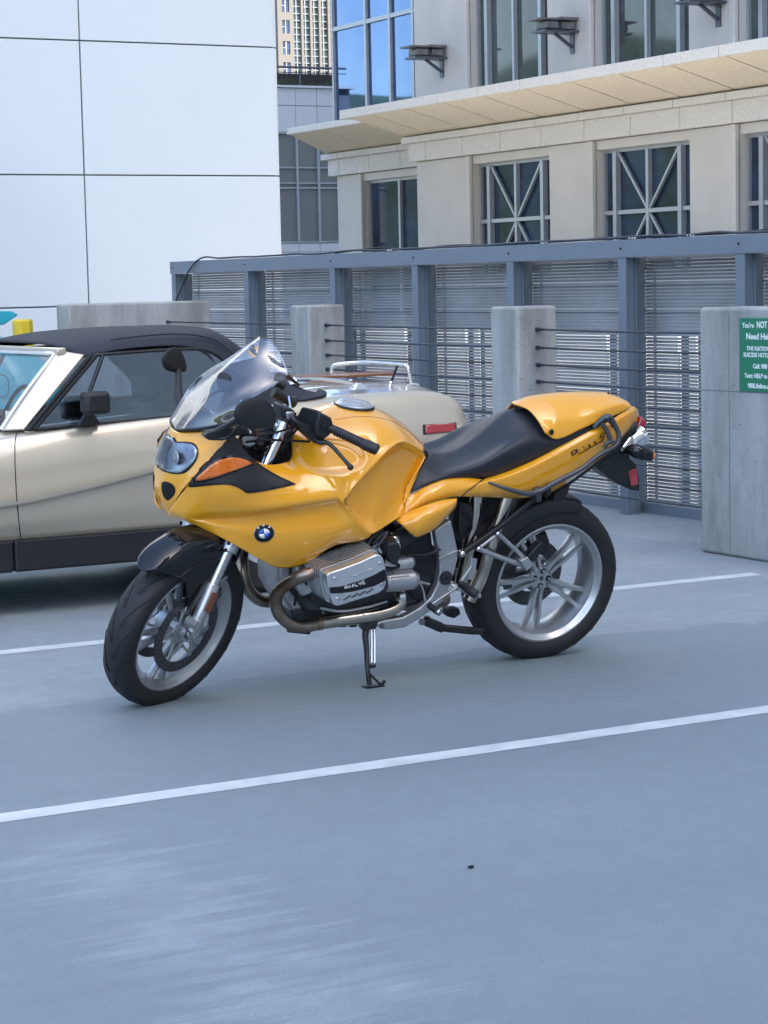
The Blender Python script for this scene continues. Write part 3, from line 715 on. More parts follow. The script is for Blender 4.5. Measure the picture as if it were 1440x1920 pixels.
# ------------------------------------------------------------------ distant beige tower
YT = 350.0; PT = lambda px, py: onY(px, py, YT)
t0 = PT(522, 100)[0]
tw = empty('beige_tower', loc=(t0, YT, -15)); tag(tw, 'distant beige high-rise tower with vertical ribs in the gap between buildings', 'building')
def tp(name, m, mat, parent=None, **k):
    for i, v in enumerate(m.v): m.v[i] = (v[0]-t0, v[1]-YT, v[2]+15)
    return m.build(name, mat, parent or tw, **k)
pxm = (PT(640, 60)[0]-PT(540, 60)[0])/100.0   # metres a pixel
x_ = lambda px: PT(px, 60)[0]; z_ = lambda py: PT(560, py)[2]
m = MB().box((t0, YT+.5, -15), (t0+45, YT+30, z_(-120))); m.box((t0, YT, -15), (x_(529.5), YT+.5, z_(-120))); m.box((x_(543.5), YT, -15), (x_(551), YT+.5, z_(-120)))
fl_ = 39.5
for k in range(-3, 9): zt = z_(24+fl_*k-12+24); m.box((x_(529.5), YT, z_(11+fl_*k+27.5+0)), (x_(543.5), YT+.5, z_(11+fl_*k+13)))
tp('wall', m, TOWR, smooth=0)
for k in range(-3, 9):
    m = MB().box((x_(529.6), YT+.25, z_(11+fl_*k+12.9)), (x_(543.4), YT+.3, z_(11+fl_*k-12.0))); o = tp('window', m, WGL, smooth=0)
    m = MB().box((x_(535.6), YT+.10, z_(11+fl_*k+12.9)), (x_(537), YT+.24, z_(11+fl_*k-12.0))); m.box((x_(529.6), YT+.12, z_(11+fl_*k+1)), (x_(535.5), YT+.24, z_(11+fl_*k))); tp('glazing_bar', m, ALU, o, smooth=0)
m = MB().box((x_(551.2), YT+.35, -15), (t0+44, YT+.45, z_(-120))); cw = tp('curtain_glass', m, M('tower_glass', (0.03, 0.045, 0.05), 0.1, noise=.6, nscale=.15), smooth=0)
m = MB(); k = 0
while True:
    px = 563.5+16.7*k
    if px > 700: break
    m.box((x_(px), YT-.35, -15), (x_(px+4.6), YT+.34, z_(-120))); k += 1
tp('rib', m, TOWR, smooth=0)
m = MB()
for k in range(-10, 26): m.box((x_(551.2), YT+.10, z_(12+13.2*k+.8)), (x_(700), YT+.32, z_(12+13.2*k-.2)))
for k in range(9): px = 555.8+16.7*k; m.box((x_(px), YT+.05, -15), (x_(px+.9), YT+.33, z_(-120)))
tp('mullion', m, ALU, cw, smooth=0)

# green help sign on the wide pillar
YS0, YS1 = onX(1385, 600, 7.02)[1], onX(1385, 600, 7.02)[1]-0.44
zt, zb = onX(1386, 596, 7.02)[2], onX(1386, 733, 7.02)[2]
sg = empty('help_sign', loc=(7.028, YS0, zb)); tag(sg, 'green crisis hotline sign with white lettering on the wide pillar', 'sign')
m = MB().box((-.005, -0.44, 0), (-.0005, 0, zt-zb)); m.build('sign_face', SIGNG, sg, smooth=0, bevel=.002)
def sgt(body, size, yc, z, bold=0.0, align='CENTER', sx=1.0):
    # reading direction runs towards -Y, face normal -X
    m4 = Matrix(((0, 0, -1, -.0056), (-1, 0, 0, yc), (0, 1, 0, z), (0, 0, 0, 1)))
    return text('lettering', body, size, m4, SIGNW, sg, depth=.0004, bold=bold, align=align, sx=sx)
H_ = zt-zb; u = lambda py: zb and (onX(1400, py, 7.02)[2]-zb)
sgt("You're", .037, -0.026, u(614.5), .0008, 'LEFT', .95); sgt('NOT ALONE', .047, -0.143, u(614.5), .0014, 'LEFT', .82)
sgt('Need Help?', .045, -.056, u(636), .0013, 'LEFT', 1.05); sgt('THE NATIONAL', .031, -.061, u(657), .0008, 'LEFT', 1.0); sgt('SUICIDE HOTLINE', .031, -.035, u(669), .0008, 'LEFT', 1.0)
sgt('Call: 988', .032, -.113, u(690), .0009, 'LEFT', 1.0); sgt('Text: HELP to 988', .032, -.043, u(708), .0009, 'LEFT', 1.0); sgt('988Lifeline.org', .034, -.069, u(727), .0009, 'LEFT', 1.0)
# ================================================================== CARS
YN = 9.30; YCC = 10.10; HALF = YCC-YN
car = empty('convertible_car', loc=(3.6, YCC, 0)); tag(car, 'champagne convertible with black soft top and chrome luggage rack parked behind the motorcycle', 'car')
def C(X, Y, Z): return (X-3.6, Y-YCC, Z)
def cpart(name, m, mat, parent=None, **k):
    for i, v in enumerate(m.v): m.v[i] = C(*v)
    return m.build(name, mat, parent or car, **k)
def CY(px, py, Y): return tuple(onY(px, py, Y))
# body sections: (X, zdeck, zshoulder, shoulder inset, widest inset, crease z, crease inset, bottom inset)
sec = [(1.46, .60, .58, .30, .20, .50, .18, .24), (1.56, .665, .65, .16, .09, .50, .08, .15), (1.80, .70, .69, .10, .035, .50, .035, .10), (2.3, .745, .74, .085, .012, .50, .02, .075), (2.8, .79, .785, .075, .004, .50, .014, .065),
       (3.17, .83, .825, .07, .0, .515, .012, .06), (3.42, .855, .845, .065, -.003, .545, .010, .06), (3.70, .875, .865, .065, -.004, .590, .010, .06), (3.98, .89, .882, .065, -.004, .640, .010, .06), (4.25, .905, .895, .065, -.004, .675, .008, .06),
       (4.50, .930, .905, .07, -.002, .69, .006, .065), (4.75, .945, .915, .075, .0, .69, .006, .07), (5.0, .955, .925, .08, .004, .685, .010, .075), (5.28, .955, .930, .085, .006, .67, .016, .09), (5.48, .945, .915, .10, .018, .65, .030, .11), (5.59, .895, .87, .12, .045, .63, .055, .14), (5.635, .81, .80, .16, .085, .60, .09, .19)]
cols = []
for X, zd, zs, si, wi, zc, ci, bi in sec:
    zw = zs-.13
    cols.append([C(X, YCC, zd+.015), C(X, YCC-.35, zd+.01), C(X, YN+si+.14, zs+.014), C(X, YN+si+.035, zs), C(X, YN+si*.6+wi*.5+.020, zs-.03), C(X, YN+wi+.026, zw), C(X, YN+ci*.4+wi*.3+.010, (zw+zc)/2+.02), C(X, YN+ci*.6-.004, zc+.012), C(X, YN+ci+.014, zc-.014), C(X, YN+ci+.038, (zc+.34)/2), C(X, YN+bi*.9+.026, .385), C(X, YN+bi+.045, .345)])
body = shell('body', cols, CPNT, car, k=5, kr=4, solid=.012, skip=lambda i, j: (5 <= i <= 10 and j < 2), out=(0, 0, .55))
cx = [tuple(c) for c in cols[-1]]
m = MB(); pts = cx+[(x, -y, z) for x, y, z in cx[::-1]]
m.add(pts, [tuple(range(len(pts)))]); m.build('tail_panel', CPNT, car, smooth=0, solid=.01)
cx = [tuple(c) for c in cols[0]]; m = MB(); pts = cx+[(x, -y, z) for x, y, z in cx[::-1]]; m.add(pts, [tuple(range(len(pts)))]); m.build('nose_panel', CPNT, car, smooth=0, solid=.01)
# rocker
for s_ in (1, -1):
    yo, yi = (YN+.075, YN+.30) if s_ > 0 else (2*YCC-YN-.075, 2*YCC-YN-.30)
    for a, b in ((1.62, 1.80), (2.55, 3.203), (3.207, 4.10), (4.85, 5.30)):
        y0, y1 = min(yo, yi), max(yo, yi)
        m = MB().box((a, y0, .205), (b, y1, .352)); cpart('rocker_panel', m, ROCK, smooth=0, bevel=.012)
m = MB().box((1.6, YN+.35, .20), (5.40, 2*YCC-YN-.35, .26)); m.box((5.40, YN+.28, .36), (5.60, 2*YCC-YN-.28, .48)); m.box((1.40, YN+.28, .36), (1.5, 2*YCC-YN-.28, .48)); cpart('floor_pan', m, ROCK, smooth=0)
# wheel arches are dark pieces over the tyres
for X in (2.17, 4.468):
    for s_ in (1, -1):
        yo = YN+.065 if s_ > 0 else 2*YCC-YN-.065
        w_ = MB().lathe([(.16, -.08), (.19, -.085), (.27, -.085), (.295, -.06), (.30, 0), (.295, .06), (.27, .085), (.19, .085), (.16, .08)], n=40)
        cen = (X, yo+s_*.09, .300)
        for i, v in enumerate(w_.v): w_.v[i] = (v[0]+cen[0], v[1]+cen[1], v[2]+cen[2])
        wo = cpart('wheel', w_, RUB)
        r_ = MB().lathe([(0, -.05), (.05, -.06), (.06, -.03), (.13, -.05), (.165, -.075), (.165, .07)], n=32)
        for i, v in enumerate(r_.v): r_.v[i] = (v[0]+cen[0], (v[1] if s_ > 0 else -v[1])+cen[1], v[2]+cen[2])
        cpart('rim', r_, SIL, wo)
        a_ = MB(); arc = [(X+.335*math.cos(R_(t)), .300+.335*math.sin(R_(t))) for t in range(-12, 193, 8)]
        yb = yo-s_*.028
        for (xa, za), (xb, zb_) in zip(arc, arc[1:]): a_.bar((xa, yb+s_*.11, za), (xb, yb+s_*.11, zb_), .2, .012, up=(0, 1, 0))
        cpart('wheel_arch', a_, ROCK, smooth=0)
# seams (door front, door rear, door bottom edge)
bv = BVHTree.FromPolygons([v.co.copy() for v in body.data.vertices], [tuple(p.vertices) for p in body.data.polygons])
def onbody(px, py, lift=.0):
    o = Vector(CO)-Vector((3.6, YCC, 0)); d = Vector(ray(px, py)).normalized(); h, n, _, _ = bv.ray_cast(o, d)
    if h is None: h = Vector(C(*CY(px, py, YN))); n = Vector((0, -1, 0))
    if n.dot(d) > 0: n = -n
    return h+n*lift
def seam(pxs, r=.0028, mat=INK, name='door_seam', parent=None):
    pts = []
    for a, b in zip(pxs, pxs[1:]):
        for k in range(6): pts.append(onbody(a[0]+(b[0]-a[0])*k/6, a[1]+(b[1]-a[1])*k/6, -.0006))
    pts.append(onbody(*pxs[-1], -.0006)); return MB().tube(pts, r, n=6).build(name, mat, parent or car)
seam([(31, 812), (28, 830), (28, 870), (31, 930), (36, 985), (40, 1016)]); seam([(40, 1017), (130, 1010), (240, 1001), (360, 990), (430, 984)])
seam([(8, 809), (60, 807)]); seam([(455, 985), (450, 900), (452, 800), (458, 765)])
# cabin
m = MB().box((3.15, YN+.14, .27), (4.70, 2*YCC-YN-.14, .30)); m.box((3.10, YN+.14, .30), (3.2, 2*YCC-YN-.14, .80)); m.box((4.62, YN+.14, .30), (4.70, 2*YCC-YN-.14, .86))
for s_ in (1, -1): y0 = YN+.10 if s_ > 0 else 2*YCC-YN-.13; m.box((3.2, y0, .30), (4.6, y0+.03, .80))
cpart('cabin_lining', m, INTR, smooth=0)
m = MB().box((3.18, YN+.16, .70), (3.42, 2*YCC-YN-.16, .845)); cpart('dashboard', m, INTR, smooth=30, bevel=.03)
for s_ in (-1, 1):
    yc = YCC+s_*.34
    m = MB().box((3.72, yc-.23, .32), (4.20, yc+.23, .50)); cpart('seat', m, INTR, smooth=30, bevel=.05, bseg=3)
    m = MB(); m.add([(4.08, yc-.22, .45), (4.22, yc-.22, .45), (4.22, yc+.22, .45), (4.08, yc+.22, .45), (4.28, yc-.19, .90), (4.38, yc-.19, .88), (4.38, yc+.19, .88), (4.28, yc+.19, .90)], [(0, 3, 2, 1), (4, 5, 6, 7), (0, 1, 5, 4), (1, 2, 6, 5), (2, 3, 7, 6), (3, 0, 4, 7)])
    cpart('seat_back', m, INTR, smooth=30, bevel=.04, bseg=3)
    m = MB().box((4.27, yc-.13, .905), (4.36, yc+.13, 1.03)); cpart('headrest', m, INTR, smooth=30, bevel=.035, bseg=3)
m = MB(); ring = [(3.60+.10*math.cos(a)*.0+.06*math.sin(a), YCC+.34+.18*math.cos(a), .83+.165*math.sin(a)) for a in np.linspace(0, 2*math.pi, 28)]
m.tube(ring, .011, n=8); m.bar((3.58, YCC+.34, .83), (3.35, YCC+.34, .76), .03, .03); m.bar(ring[0], (3.60, YCC+.34, .83), .02, .01); m.bar(ring[14], (3.60, YCC+.34, .83), .02, .01); cpart('steering_wheel', m, INK)
# windscreen of the car: glass, chrome surround, painted pillars
YW0, YW1 = YN+.14, YN+.17
bot = onY(6, 806, YW0); top = onY(108, 664, YW1)
def yy(Y, x0, z0): return (x0, Y, z0)
xb, zb_ = bot[0], bot[2]; xt, zt_ = top[0], top[2]
yfb, yft = 2*YCC-YW0, 2*YCC-YW1
m = MB(); n = 12; g_ = []
for j in range(7):
    t = j/6
    for i in range(n+1):
        s_ = i/n; Y = (YW0*(1-t)+YW1*t)*(1-s_)+(yfb*(1-t)+yft*t)*s_; bow = .07*(1-(2*s_-1)**2)
        g_.append((xb+(xt-xb)*t-bow*(1-.3*t)+.01*math.sin(math.pi*t)*-1, Y, zb_+(zt_-zb_)*t))
m.add(g_, [(j*(n+1)+i, j*(n+1)+i+1, (j+1)*(n+1)+i+1, (j+1)*(n+1)+i) for j in range(6) for i in range(n)])
cpart('windscreen', m, WSG, smooth=60)
def rowp(j): return [g_[j*(n+1)+i] for i in range(n+1)]
near = [g_[j*(n+1)] for j in range(7)]; far = [g_[j*(n+1)+n] for j in range(7)]
pth = near[:-1]+[(near[-1][0]-.0, near[-1][1]+.02, near[-1][2]-.005)]+rowp(6)[1:-1]+far[::-1]
m = MB().tube([(a-.008, b, c) for a, b, c in pth], .0125, n=10, smooth=3); cpart('windscreen_trim', m, CHR)
m = MB()
for s_ in (1, -1):
    f = lambda p: p if s_ > 0 else (p[0], 2*YCC-p[1], p[2])
    A = [CY(4, 808, YN+.12), CY(46, 807, YN+.085), CY(160, 665, YN+.110), CY(107, 657, YN+.16)]
    B_ = [(p[0]+.01, p[1]+.05, p[2]) for p in A]
    m.add([f(p) for p in A+B_], [(0, 1, 2, 3), (7, 6, 5, 4), (0, 4, 5, 1), (1, 5, 6, 2), (2, 6, 7, 3), (3, 7, 4, 0)])
hd0 = CY(150, 661, YN+.105); hd1 = (hd0[0]-.05, hd0[1], hd0[2])
m.bar((xt+.010, YW1-.03, zt_+.012), (xt+.010, yft+.03, zt_+.012), .045, .035)
cpart('windscreen_pillar', m, CPNT, smooth=30, bevel=.008)
# soft top
st = [
 [(xt+.02, YCC, zt_+.050), (xt+.02, YN+.45, zt_+.048), (xt+.03, YN+.22, zt_+.034), (xt+.075, YN+.13, zt_-.004), (xt+.085, YN+.118, zt_-.022)],
 [(3.70, YCC, 1.270), (3.70, YN+.45, 1.263), (3.72, YN+.23, 1.243), (3.74, YN+.145, 1.215), (3.745, YN+.118, 1.192)],
 [(3.95, YCC, 1.284), (3.95, YN+.45, 1.277), (3.95, YN+.23, 1.255), (3.95, YN+.150, 1.232), (3.95, YN+.115, 1.205)],
 [(4.17, YCC, 1.286), (4.17, YN+.45, 1.279), (4.16, YN+.23, 1.258), (4.13, YN+.150, 1.232), (4.10, YN+.115, 1.196)],
 [(4.36, YCC, 1.277), (4.36, YN+.45, 1.268), (4.32, YN+.24, 1.240), (4.26, YN+.155, 1.198), (4.19, YN+.115, 1.160)],
 [(4.50, YCC, 1.19), (4.49, YN+.45, 1.185), (4.45, YN+.25, 1.165), (4.37, YN+.160, 1.115), (4.27, YN+.115, 1.085)],
 [(4.68, YCC, 1.06), (4.67, YN+.45, 1.055), (4.60, YN+.24, 1.045), (4.50, YN+.155, 1.01), (4.36, YN+.115, .995)],
 [(4.86, YCC, .955), (4.85, YN+.45, .955), (4.80, YN+.24, .950), (4.72, YN+.14, .935), (4.42, YN+.105, .912)],
 [(4.92, YCC, .960), (4.92, YN+.45, .957), (4.89, YN+.24, .948), (4.82, YN+.13, .935), (4.72, YN+.10, .925)]]
shell('soft_top', [[C(*p) for p in c] for c in st], FABR, car, k=5, kr=4, solid=.008, out=(.3, 0, .9), smooth=35)
# soft rear window panel
m = MB().tube([C(3.73, YN+.137, 1.238), C(3.95, YN+.142, 1.254), C(4.13, YN+.142, 1.250), C(4.27, YN+.15, 1.215), C(4.39, YN+.155, 1.125)], .0045, n=6, smooth=4)
m.build('fabric_seam', FABR, car)
# side glass, vent and seals
for s_ in (1, -1):
    f = lambda p: C(*p) if s_ > 0 else C(p[0], 2*YCC-p[1], p[2])
    yb_, yt_ = YN+.085, YN+.122
    lo = [CY(62, 806, yb_), CY(165, 796, yb_), CY(330, 781, yb_), CY(440, 768, yb_), CY(478, 762, yb_)]
    hi = [CY(178, 668, yt_), CY(196, 664, yt_), CY(350, 654, yt_), CY(398, 661, yt_), CY(436, 690, yt_)]
    m = MB(); k = len(lo); m.add([f(p) for p in lo+hi], [(i, i+1, k+i+1, k+i) for i in range(k-1)]); m.build('side_glass', CARG, car, smooth=0)
    m = MB().tube([f((p[0], p[1]-.004, p[2])) for p in (lo[0], hi[0])], .012, n=8); m.tube([f((p[0]-.026, p[1]-.004, p[2])) for p in (lo[0], hi[0])], .011, n=8)
    m.tube([f(p) for p in hi], .009, n=8, smooth=3); m.tube([f((p[0], p[1]-.006, p[2]+.002)) for p in lo], .007, n=8)
    m.tube([f((CY(167, 738, yb_+.015))), f(CY(193, 665, yt_))], .010, n=8); m.tube([f(CY(160, 800, yb_)), f(CY(167, 738, yb_+.015))], .006, n=8)
    m.build('window_frame', BLK, car)
# door mirror
m = MB(); c0 = CY(176, 755, YN-.02)
m.box((c0[0]-.062, c0[1]-.06, c0[2]-.052), (c0[0]+.062, c0[1]+.03, c0[2]+.052)); dm = cpart('door_mirror', m, PLA, smooth=30, bevel=.022, bseg=3)
b1 = CY(165, 797, YN+.05); m = MB().add([(b1[0]-.05, b1[1]-.02, b1[2]-.004), (b1[0]+.06, b1[1]-.02, b1[2]), (b1[0]+.06, b1[1]+.03, b1[2]), (b1[0]-.05, b1[1]+.03, b1[2]), (c0[0]-.04, c0[1]-.0, c0[2]-.05), (c0[0]-.0, c0[1]-.0, c0[2]-.05), (c0[0]-.0, c0[1]+.03, c0[2]-.05), (c0[0]-.04, c0[1]+.03, c0[2]-.05)], [(0, 3, 2, 1), (4, 5, 6, 7), (0, 1, 5, 4), (1, 2, 6, 5), (2, 3, 7, 6), (3, 0, 4, 7)])
cpart('mirror_foot', m, PLA, dm, smooth=30, bevel=.006)
# side marker lamp
a0 = [onbody(796, 797, 0), onbody(852, 793, 0), onbody(853, 809, 0), onbody(797, 814, 0)]
m = MB(); nrm = Vector((0.05, -1, 0)).normalized()
m.add([p+nrm*-.004 for p in a0]+[p+nrm*.012 for p in a0], [(0, 1, 2, 3), (7, 6, 5, 4), (0, 4, 5, 1), (1, 5, 6, 2), (2, 6, 7, 3), (3, 7, 4, 0)]); m.build('side_marker_lamp', RED, car, smooth=30, bevel=.006)
m = MB(); a0 = [p+(p-sum(a0, Vector())/4)*.13 for p in a0]; m.add([p+nrm*-.004 for p in a0]+[p+nrm*.004 for p in a0], [(0, 1, 2, 3), (7, 6, 5, 4), (0, 4, 5, 1), (1, 5, 6, 2), (2, 6, 7, 3), (3, 7, 4, 0)]); m.build('lamp_bezel', BLK, car, smooth=30, bevel=.003)
# luggage rack
zr = .965
def CZ(px, py, Y): return C(*onY(px, py, Y))
rk = MB()
yn_, yf_ = YN+.22, 2*YCC-YN-.22
nr = [CZ(555, 712, yn_), CZ(600, 711, yn_), CZ(640, 715, yn_), CZ(665, 722, yn_)]
rk.tube(nr, .009, n=8, smooth=4)
r1 = CZ(780, 724, YCC-.15); 
bar = [CZ(773, 722, YCC-.20), CZ(769, 705, YCC-.20), CZ(764, 688, YCC-.20), CZ(755, 685, YCC-.15), CZ(720, 682, YCC+.05), CZ(680, 680, YCC+.28), CZ(640, 683, YCC+.45), CZ(624, 687, YCC+.50), CZ(622, 700, YCC+.52), CZ(622, 712, YCC+.52)]
rk.tube(bar, .011, n=10, smooth=3)
rack = rk.build('luggage_rack', CHR, car)
for px, py, Y in ((672, 726, yn_), (776, 726, YCC-.20), (622, 714, YCC+.52), (556, 716, yn_+.02)):
    p = Vector(CZ(px, py, Y)); m = MB(); m.add([p+Vector(q) for q in ((-.05, -.03, -.012), (.05, -.03, -.012), (.05, .03, -.012), (-.05, .03, -.012), (-.014, -.012, .022), (.014, -.012, .022), (.014, .012, .022), (-.014, .012, .022))], [(0, 3, 2, 1), (4, 5, 6, 7), (0, 1, 5, 4), (1, 2, 6, 5), (2, 3, 7, 6), (3, 0, 4, 7)])
    m.build('rack_foot', CHR, rack, smooth=30, bevel=.006)
for k in range(5):
    a = Vector(CZ(590+k*2, 708-k*1.2, YCC-.30+k*.14)); m = MB().bar(a+Vector((-.18, 0, .0)), a+Vector((.45, 0, .0)), .035, .012); m.build('rack_slat', WOOD, rack, smooth=0, bevel=.003)
m = MB().bar(CZ(760, 716, YCC-.28), CZ(560, 708, YCC-.28), .012, .012); m.build('rack_crossbar', CHR, rack)
ab = Vector(CZ(728, 731, YN+.30)); at_ = Vector(CZ(745, 686, YN+.30))
an = MB().tube([ab+(at_-ab)*.35, at_], .0065, n=8).build('antenna', INK, car)
MB().tube([ab, ab+(at_-ab)*.36], .006, n=8).ball(ab+(at_-ab)*.28, .010).build('antenna_joint', CHR, an); MB().tube([ab-Vector((0, 0, .012)), ab+Vector((0, 0, .006))], [.018, .012], n=12).build('antenna_base', PLA, an)
# sticker inside the windscreen
q = CZ(22, 778, YW0+.05); m = MB().box((q[0]-.03, q[1]-.001, q[2]-.02), (q[0]+.03, q[1]+.001, q[2]+.02)); m.build('paper_sticker', WHT, car, smooth=0)

# teal car
tc_ = empty('teal_car', loc=(4.0, 14.3, 0)); tag(tc_, 'bright teal hatchback with roof spoiler seen past and through the convertible windscreen', 'car')
prof = [(-3.3, .45, .62), (-3.1, .72, .72), (-2.4, .82, .78), (-2.0, .90, .79), (-1.4, 1.28, .62), (-.6, 1.38, .62), (.1, 1.37, .62), (.48, 1.33, .62), (.66, 1.20, .68), (.90, 1.06, .74), (.99, .93, .77), (1.02, .75, .77), (.97, .5, .70)]
cols = []
for x, zt2, hw in prof:
    cols.append([(x, 0, zt2), (x, -hw*.55, zt2-.005), (x, -hw*.92, zt2-.05), (x, -min(.80, hw+.08), max(.55, zt2*.72)), (x, -.80 if -3.0 < x < .9 else -hw, .60), (x, -.79 if -3.0 < x < .9 else -hw, .38), (x, -.70 if -3.0 < x < .9 else -hw+.05, .24)])
shell('body', cols, TEAL, tc_, k=5, kr=4, solid=.01, out=(-1, 0, .5))
sp0 = Vector(onY(38, 590, 13.75))-Vector((4.0, 14.3, 0))
m = MB(); x0, z0 = sp0.x, sp0.z
m.add([(x0-.42, -.58, z0+.040), (x0-.06, -.56, z0+.025), (x0, -.53, z0), (x0-.10, -.54, z0-.06), (x0-.30, -.56, z0-.09), (x0-.42, .58, z0+.040), (x0-.06, .56, z0+.025), (x0, .53, z0), (x0-.10, .54, z0-.06), (x0-.30, .56, z0-.09)],
      [(0, 1, 2, 3, 4), (9, 8, 7, 6, 5), (0, 5, 6, 1), (1, 6, 7, 2), (2, 7, 8, 3), (3, 8, 9, 4), (4, 9, 5, 0)])
m.build('spoiler', TEAL, tc_, smooth=30, bevel=.012)
m = MB(); m.tube(oncurve([(0, 0), (.10, 0), (.12, .06), (.10, .13), (0, .13), (-.02, .06)], 3) and [(.50+a, -.806, .80+b) for a, b in oncurve([(0, 0), (.10, 0), (.12, .06), (.10, .13), (0, .13), (-.02, .06)], 3)], .004, n=6); m.build('fuel_flap_seam', INK, tc_)
m = MB(); m.add([(-1.9, -.785, .93), (-.1, -.775, .95), (.35, -.735, .97), (.15, -.655, 1.24), (-.6, -.655, 1.28), (-1.3, -.665, 1.22)], [(0, 1, 2, 3, 4, 5)]); m.build('side_window', WGL, tc_, smooth=0, solid=.01)
for x in (-2.45, .25):
    for s_ in (-1, 1): w_ = MB().lathe([(0, -.02), (.17, -.04), (.19, -.09), (.29, -.09), (.31, -.05), (.31, .05), (.29, .09), (0, .09)], n=32, cen=(x, s_*.72, .31)); w_.build('wheel', RUB, tc_)
# ================================================================== MOTORCYCLE
bike = empty('motorcycle', mat4=BM); tag(bike, 'yellow sport motorcycle with black seat leaning on its side stand', 'motorcycle')
bpy.context.view_layer.update()
def PL_(lst): return [[P(*p) for p in c] for c in lst]
def pt(lst, r, name, mat, parent=None, smooth=5, n=10, conv=P):
    return MB().tube([conv(*p) for p in lst], r, n=n, smooth=smooth).build(name, mat, parent or bike)
def pp2(lst, wv): return [(P(x, y, wv)[0], P(x, y, wv)[2]) for x, y in lst]
# --- main fairing and tank shell
G1 = [
 [(437,812,.19),(418,835,.195),(398,857,.195),(372,884,.185),(328,943,.095),(319,957,.075),(316,961,.062),(314,964,.05),(313,966,.04)],
 [(458,842,.20),(436,868,.215),(412,893,.218),(388,917,.205),(366,957,.165),(362,972,.147),(361,975,.144),(360,978,.138),(360,982,.13)],
 [(480,864,.20),(462,888,.228),(445,908,.24),(432,930,.238),(428,960,.220),(427,971,.184),(427,988,.198),(428,1002,.20),(430,1016,.20)],
 [(505,871,.19),(503,893,.225),(497,912,.245),(490,932,.252),(486,956,.249),(485,967,.212),(486,998,.230),(488,1025,.225),(490,1050,.215)],
 [(530,868,.17),(538,888,.215),(541,907,.242),(541,926,.26),(540,949,.268),(539,959,.230),(534,1000,.25),(528,1038,.24),(525,1065,.21)],
 [(546,857,.12),(572,874,.190),(584,895,.232),(589,916,.264),(591,940,.279),(591,950,.243),(585,995,.262),(578,1030,.252),(574,1057,.23)],
 [(551,806,.07),(592,836,.15),(617,868,.210),(628,900,.257),(631,933,.289),(631,944,.258),(637,985,.275),(632,1008,.268),(626,1024,.25)],
 [(603,771,0),(620,795,.11),(648,838,.190),(656,885,.246),(646,936,.295),(650,948,.284),(668,972,.286),(684,990,.280),(697,1001,.275)],
 [(640,757,0),(655,784,.112),(680,818,.19),(688,858,.235),(671,904,.278)]+[(671,910,.27)]*4,
 [(680,755,0),(693,781,.116),(707,808,.185),(712,835,.222),(700,874,.258)]+[(700,880,.25)]*4,
 [(722,769,0),(729,787,.112),(735,803,.165),(737,820,.200),(728,844,.238)]+[(728,850,.23)]*4,
 [(760,795,0),(762,806,.092),(763,813,.132),(763,820,.160),(757,828,.198)]+[(757,832,.19)]*4,
 [(792,829,0),(794,833,.06),(796,838,.092),(796,843,.112),(794,849,.135)]+[(794,853,.13)]*4]
fair = shell('fairing', PL_(G1), YEL, bike, k=9, kr=9, solid=.005, skip=lambda i, j: i >= 7 and j >= 4, out=(.9, 0, .7), smooth=60, relax=(lambda i, j: 1.0 if (i > 4.6 and j < 3.35) or (i > 8 and j < 3.6) else 0.0, 45))
def bxy(x, y, z):
    d = BM @ Vector((x, y, z))-Vector(CO); d = np.array(d); zz = d@CF; return 720+FPX*(d@CR)/zz, 960-FPX*(d@CU)/zz
scoop = oncurve([(553,850),(575,828),(615,818),(655,824),(680,838),(689,856),(684,872),(655,888),(610,892),(570,880)], 3); sv = [Vector(p) for p in scoop]
for v in fair.data.vertices:
    q = Vector(bxy(v.co.x, abs(v.co.y), v.co.z))
    if abs(v.co.y) > .06 and inside(q, sv):
        dd = min((q-(a+(b-a)*max(0, min(1, (q-a).dot(b-a)/((b-a).length_squared+1e-9))))).length for a, b in zip(sv, sv[1:]+sv[:1]))
        wgt = min(1, dd/15.0); wgt = wgt*wgt*(3-2*wgt); v.co.y -= .012*wgt*(1 if v.co.y > 0 else -1); v.co.z -= .007*wgt
fair.data.update()
# --- nose
G0 = [[(326,806,0),(340,811,.05),(375,809,.10),(410,803,.15),(440,800,.19)],
 [(318,826,0),(335,829,.055),(365,829,.105),(400,829,.155),(428,824,.195)],
 [(307,855,0),(328,856,.062),(357,855,.122),(385,852,.170),(400,857,.195)],
 [(299,885,0),(315,888,.060),(338,888,.110),(358,885,.150),(373,884,.185)],
 [(295,915,0),(306,917,.045),(321,918,.080),(338,911,.115),(350,908,.150)],
 [(299,940,0),(305,944,.028),(315,946,.055),(326,938,.085),(337,926,.115)],
 [(311,962,0),(312,963,.012),(313,964,.022),(314,965,.032),(315,966,.042)]]
nose = shell('nose_cowl', PL_(G0), YEL, bike, k=6, kr=6, solid=.005, out=(1.3, 0, .8), smooth=70)
fb = bvh_of([fair], BM); nb = bvh_of([nose], BM)
# --- knee recess
rec = []
topc = [(646,936,.295),(671,904,.278),(700,874,.258),(728,844,.238),(757,828,.198),(794,849,.135),(788,870,.150),(767,904,.172),(760,929,.185)]
botc = [(651,950,.284),(668,972,.286),(684,990,.280),(697,1001,.275),(722,987,.240),(738,976,.226),(746,972,.220),(752,969,.216),(757,967,.212)]
for i, (a, b) in enumerate(zip(topc, botc)):
    a, b = np.array(a, float), np.array(b, float); L = lambda t: a*(1-t)+b*t
    d = [.030, .036, .036, .034, .028, .016, .004, 0, 0][i]; e_ = [.026, .03, .028, .02, .010, .004, 0, 0, 0][i]
    r_ = [L(0), L(.06), L(.13), L(.42), L(.70), L(.86), L(.94), L(1)]
    off = [0, d*.55, d, d*1.0, (d+e_)/2, e_, e_*.5, 0]
    rec.append([(q[0]+.0, q[1], q[2]-o_) for q, o_ in zip(r_, off)])
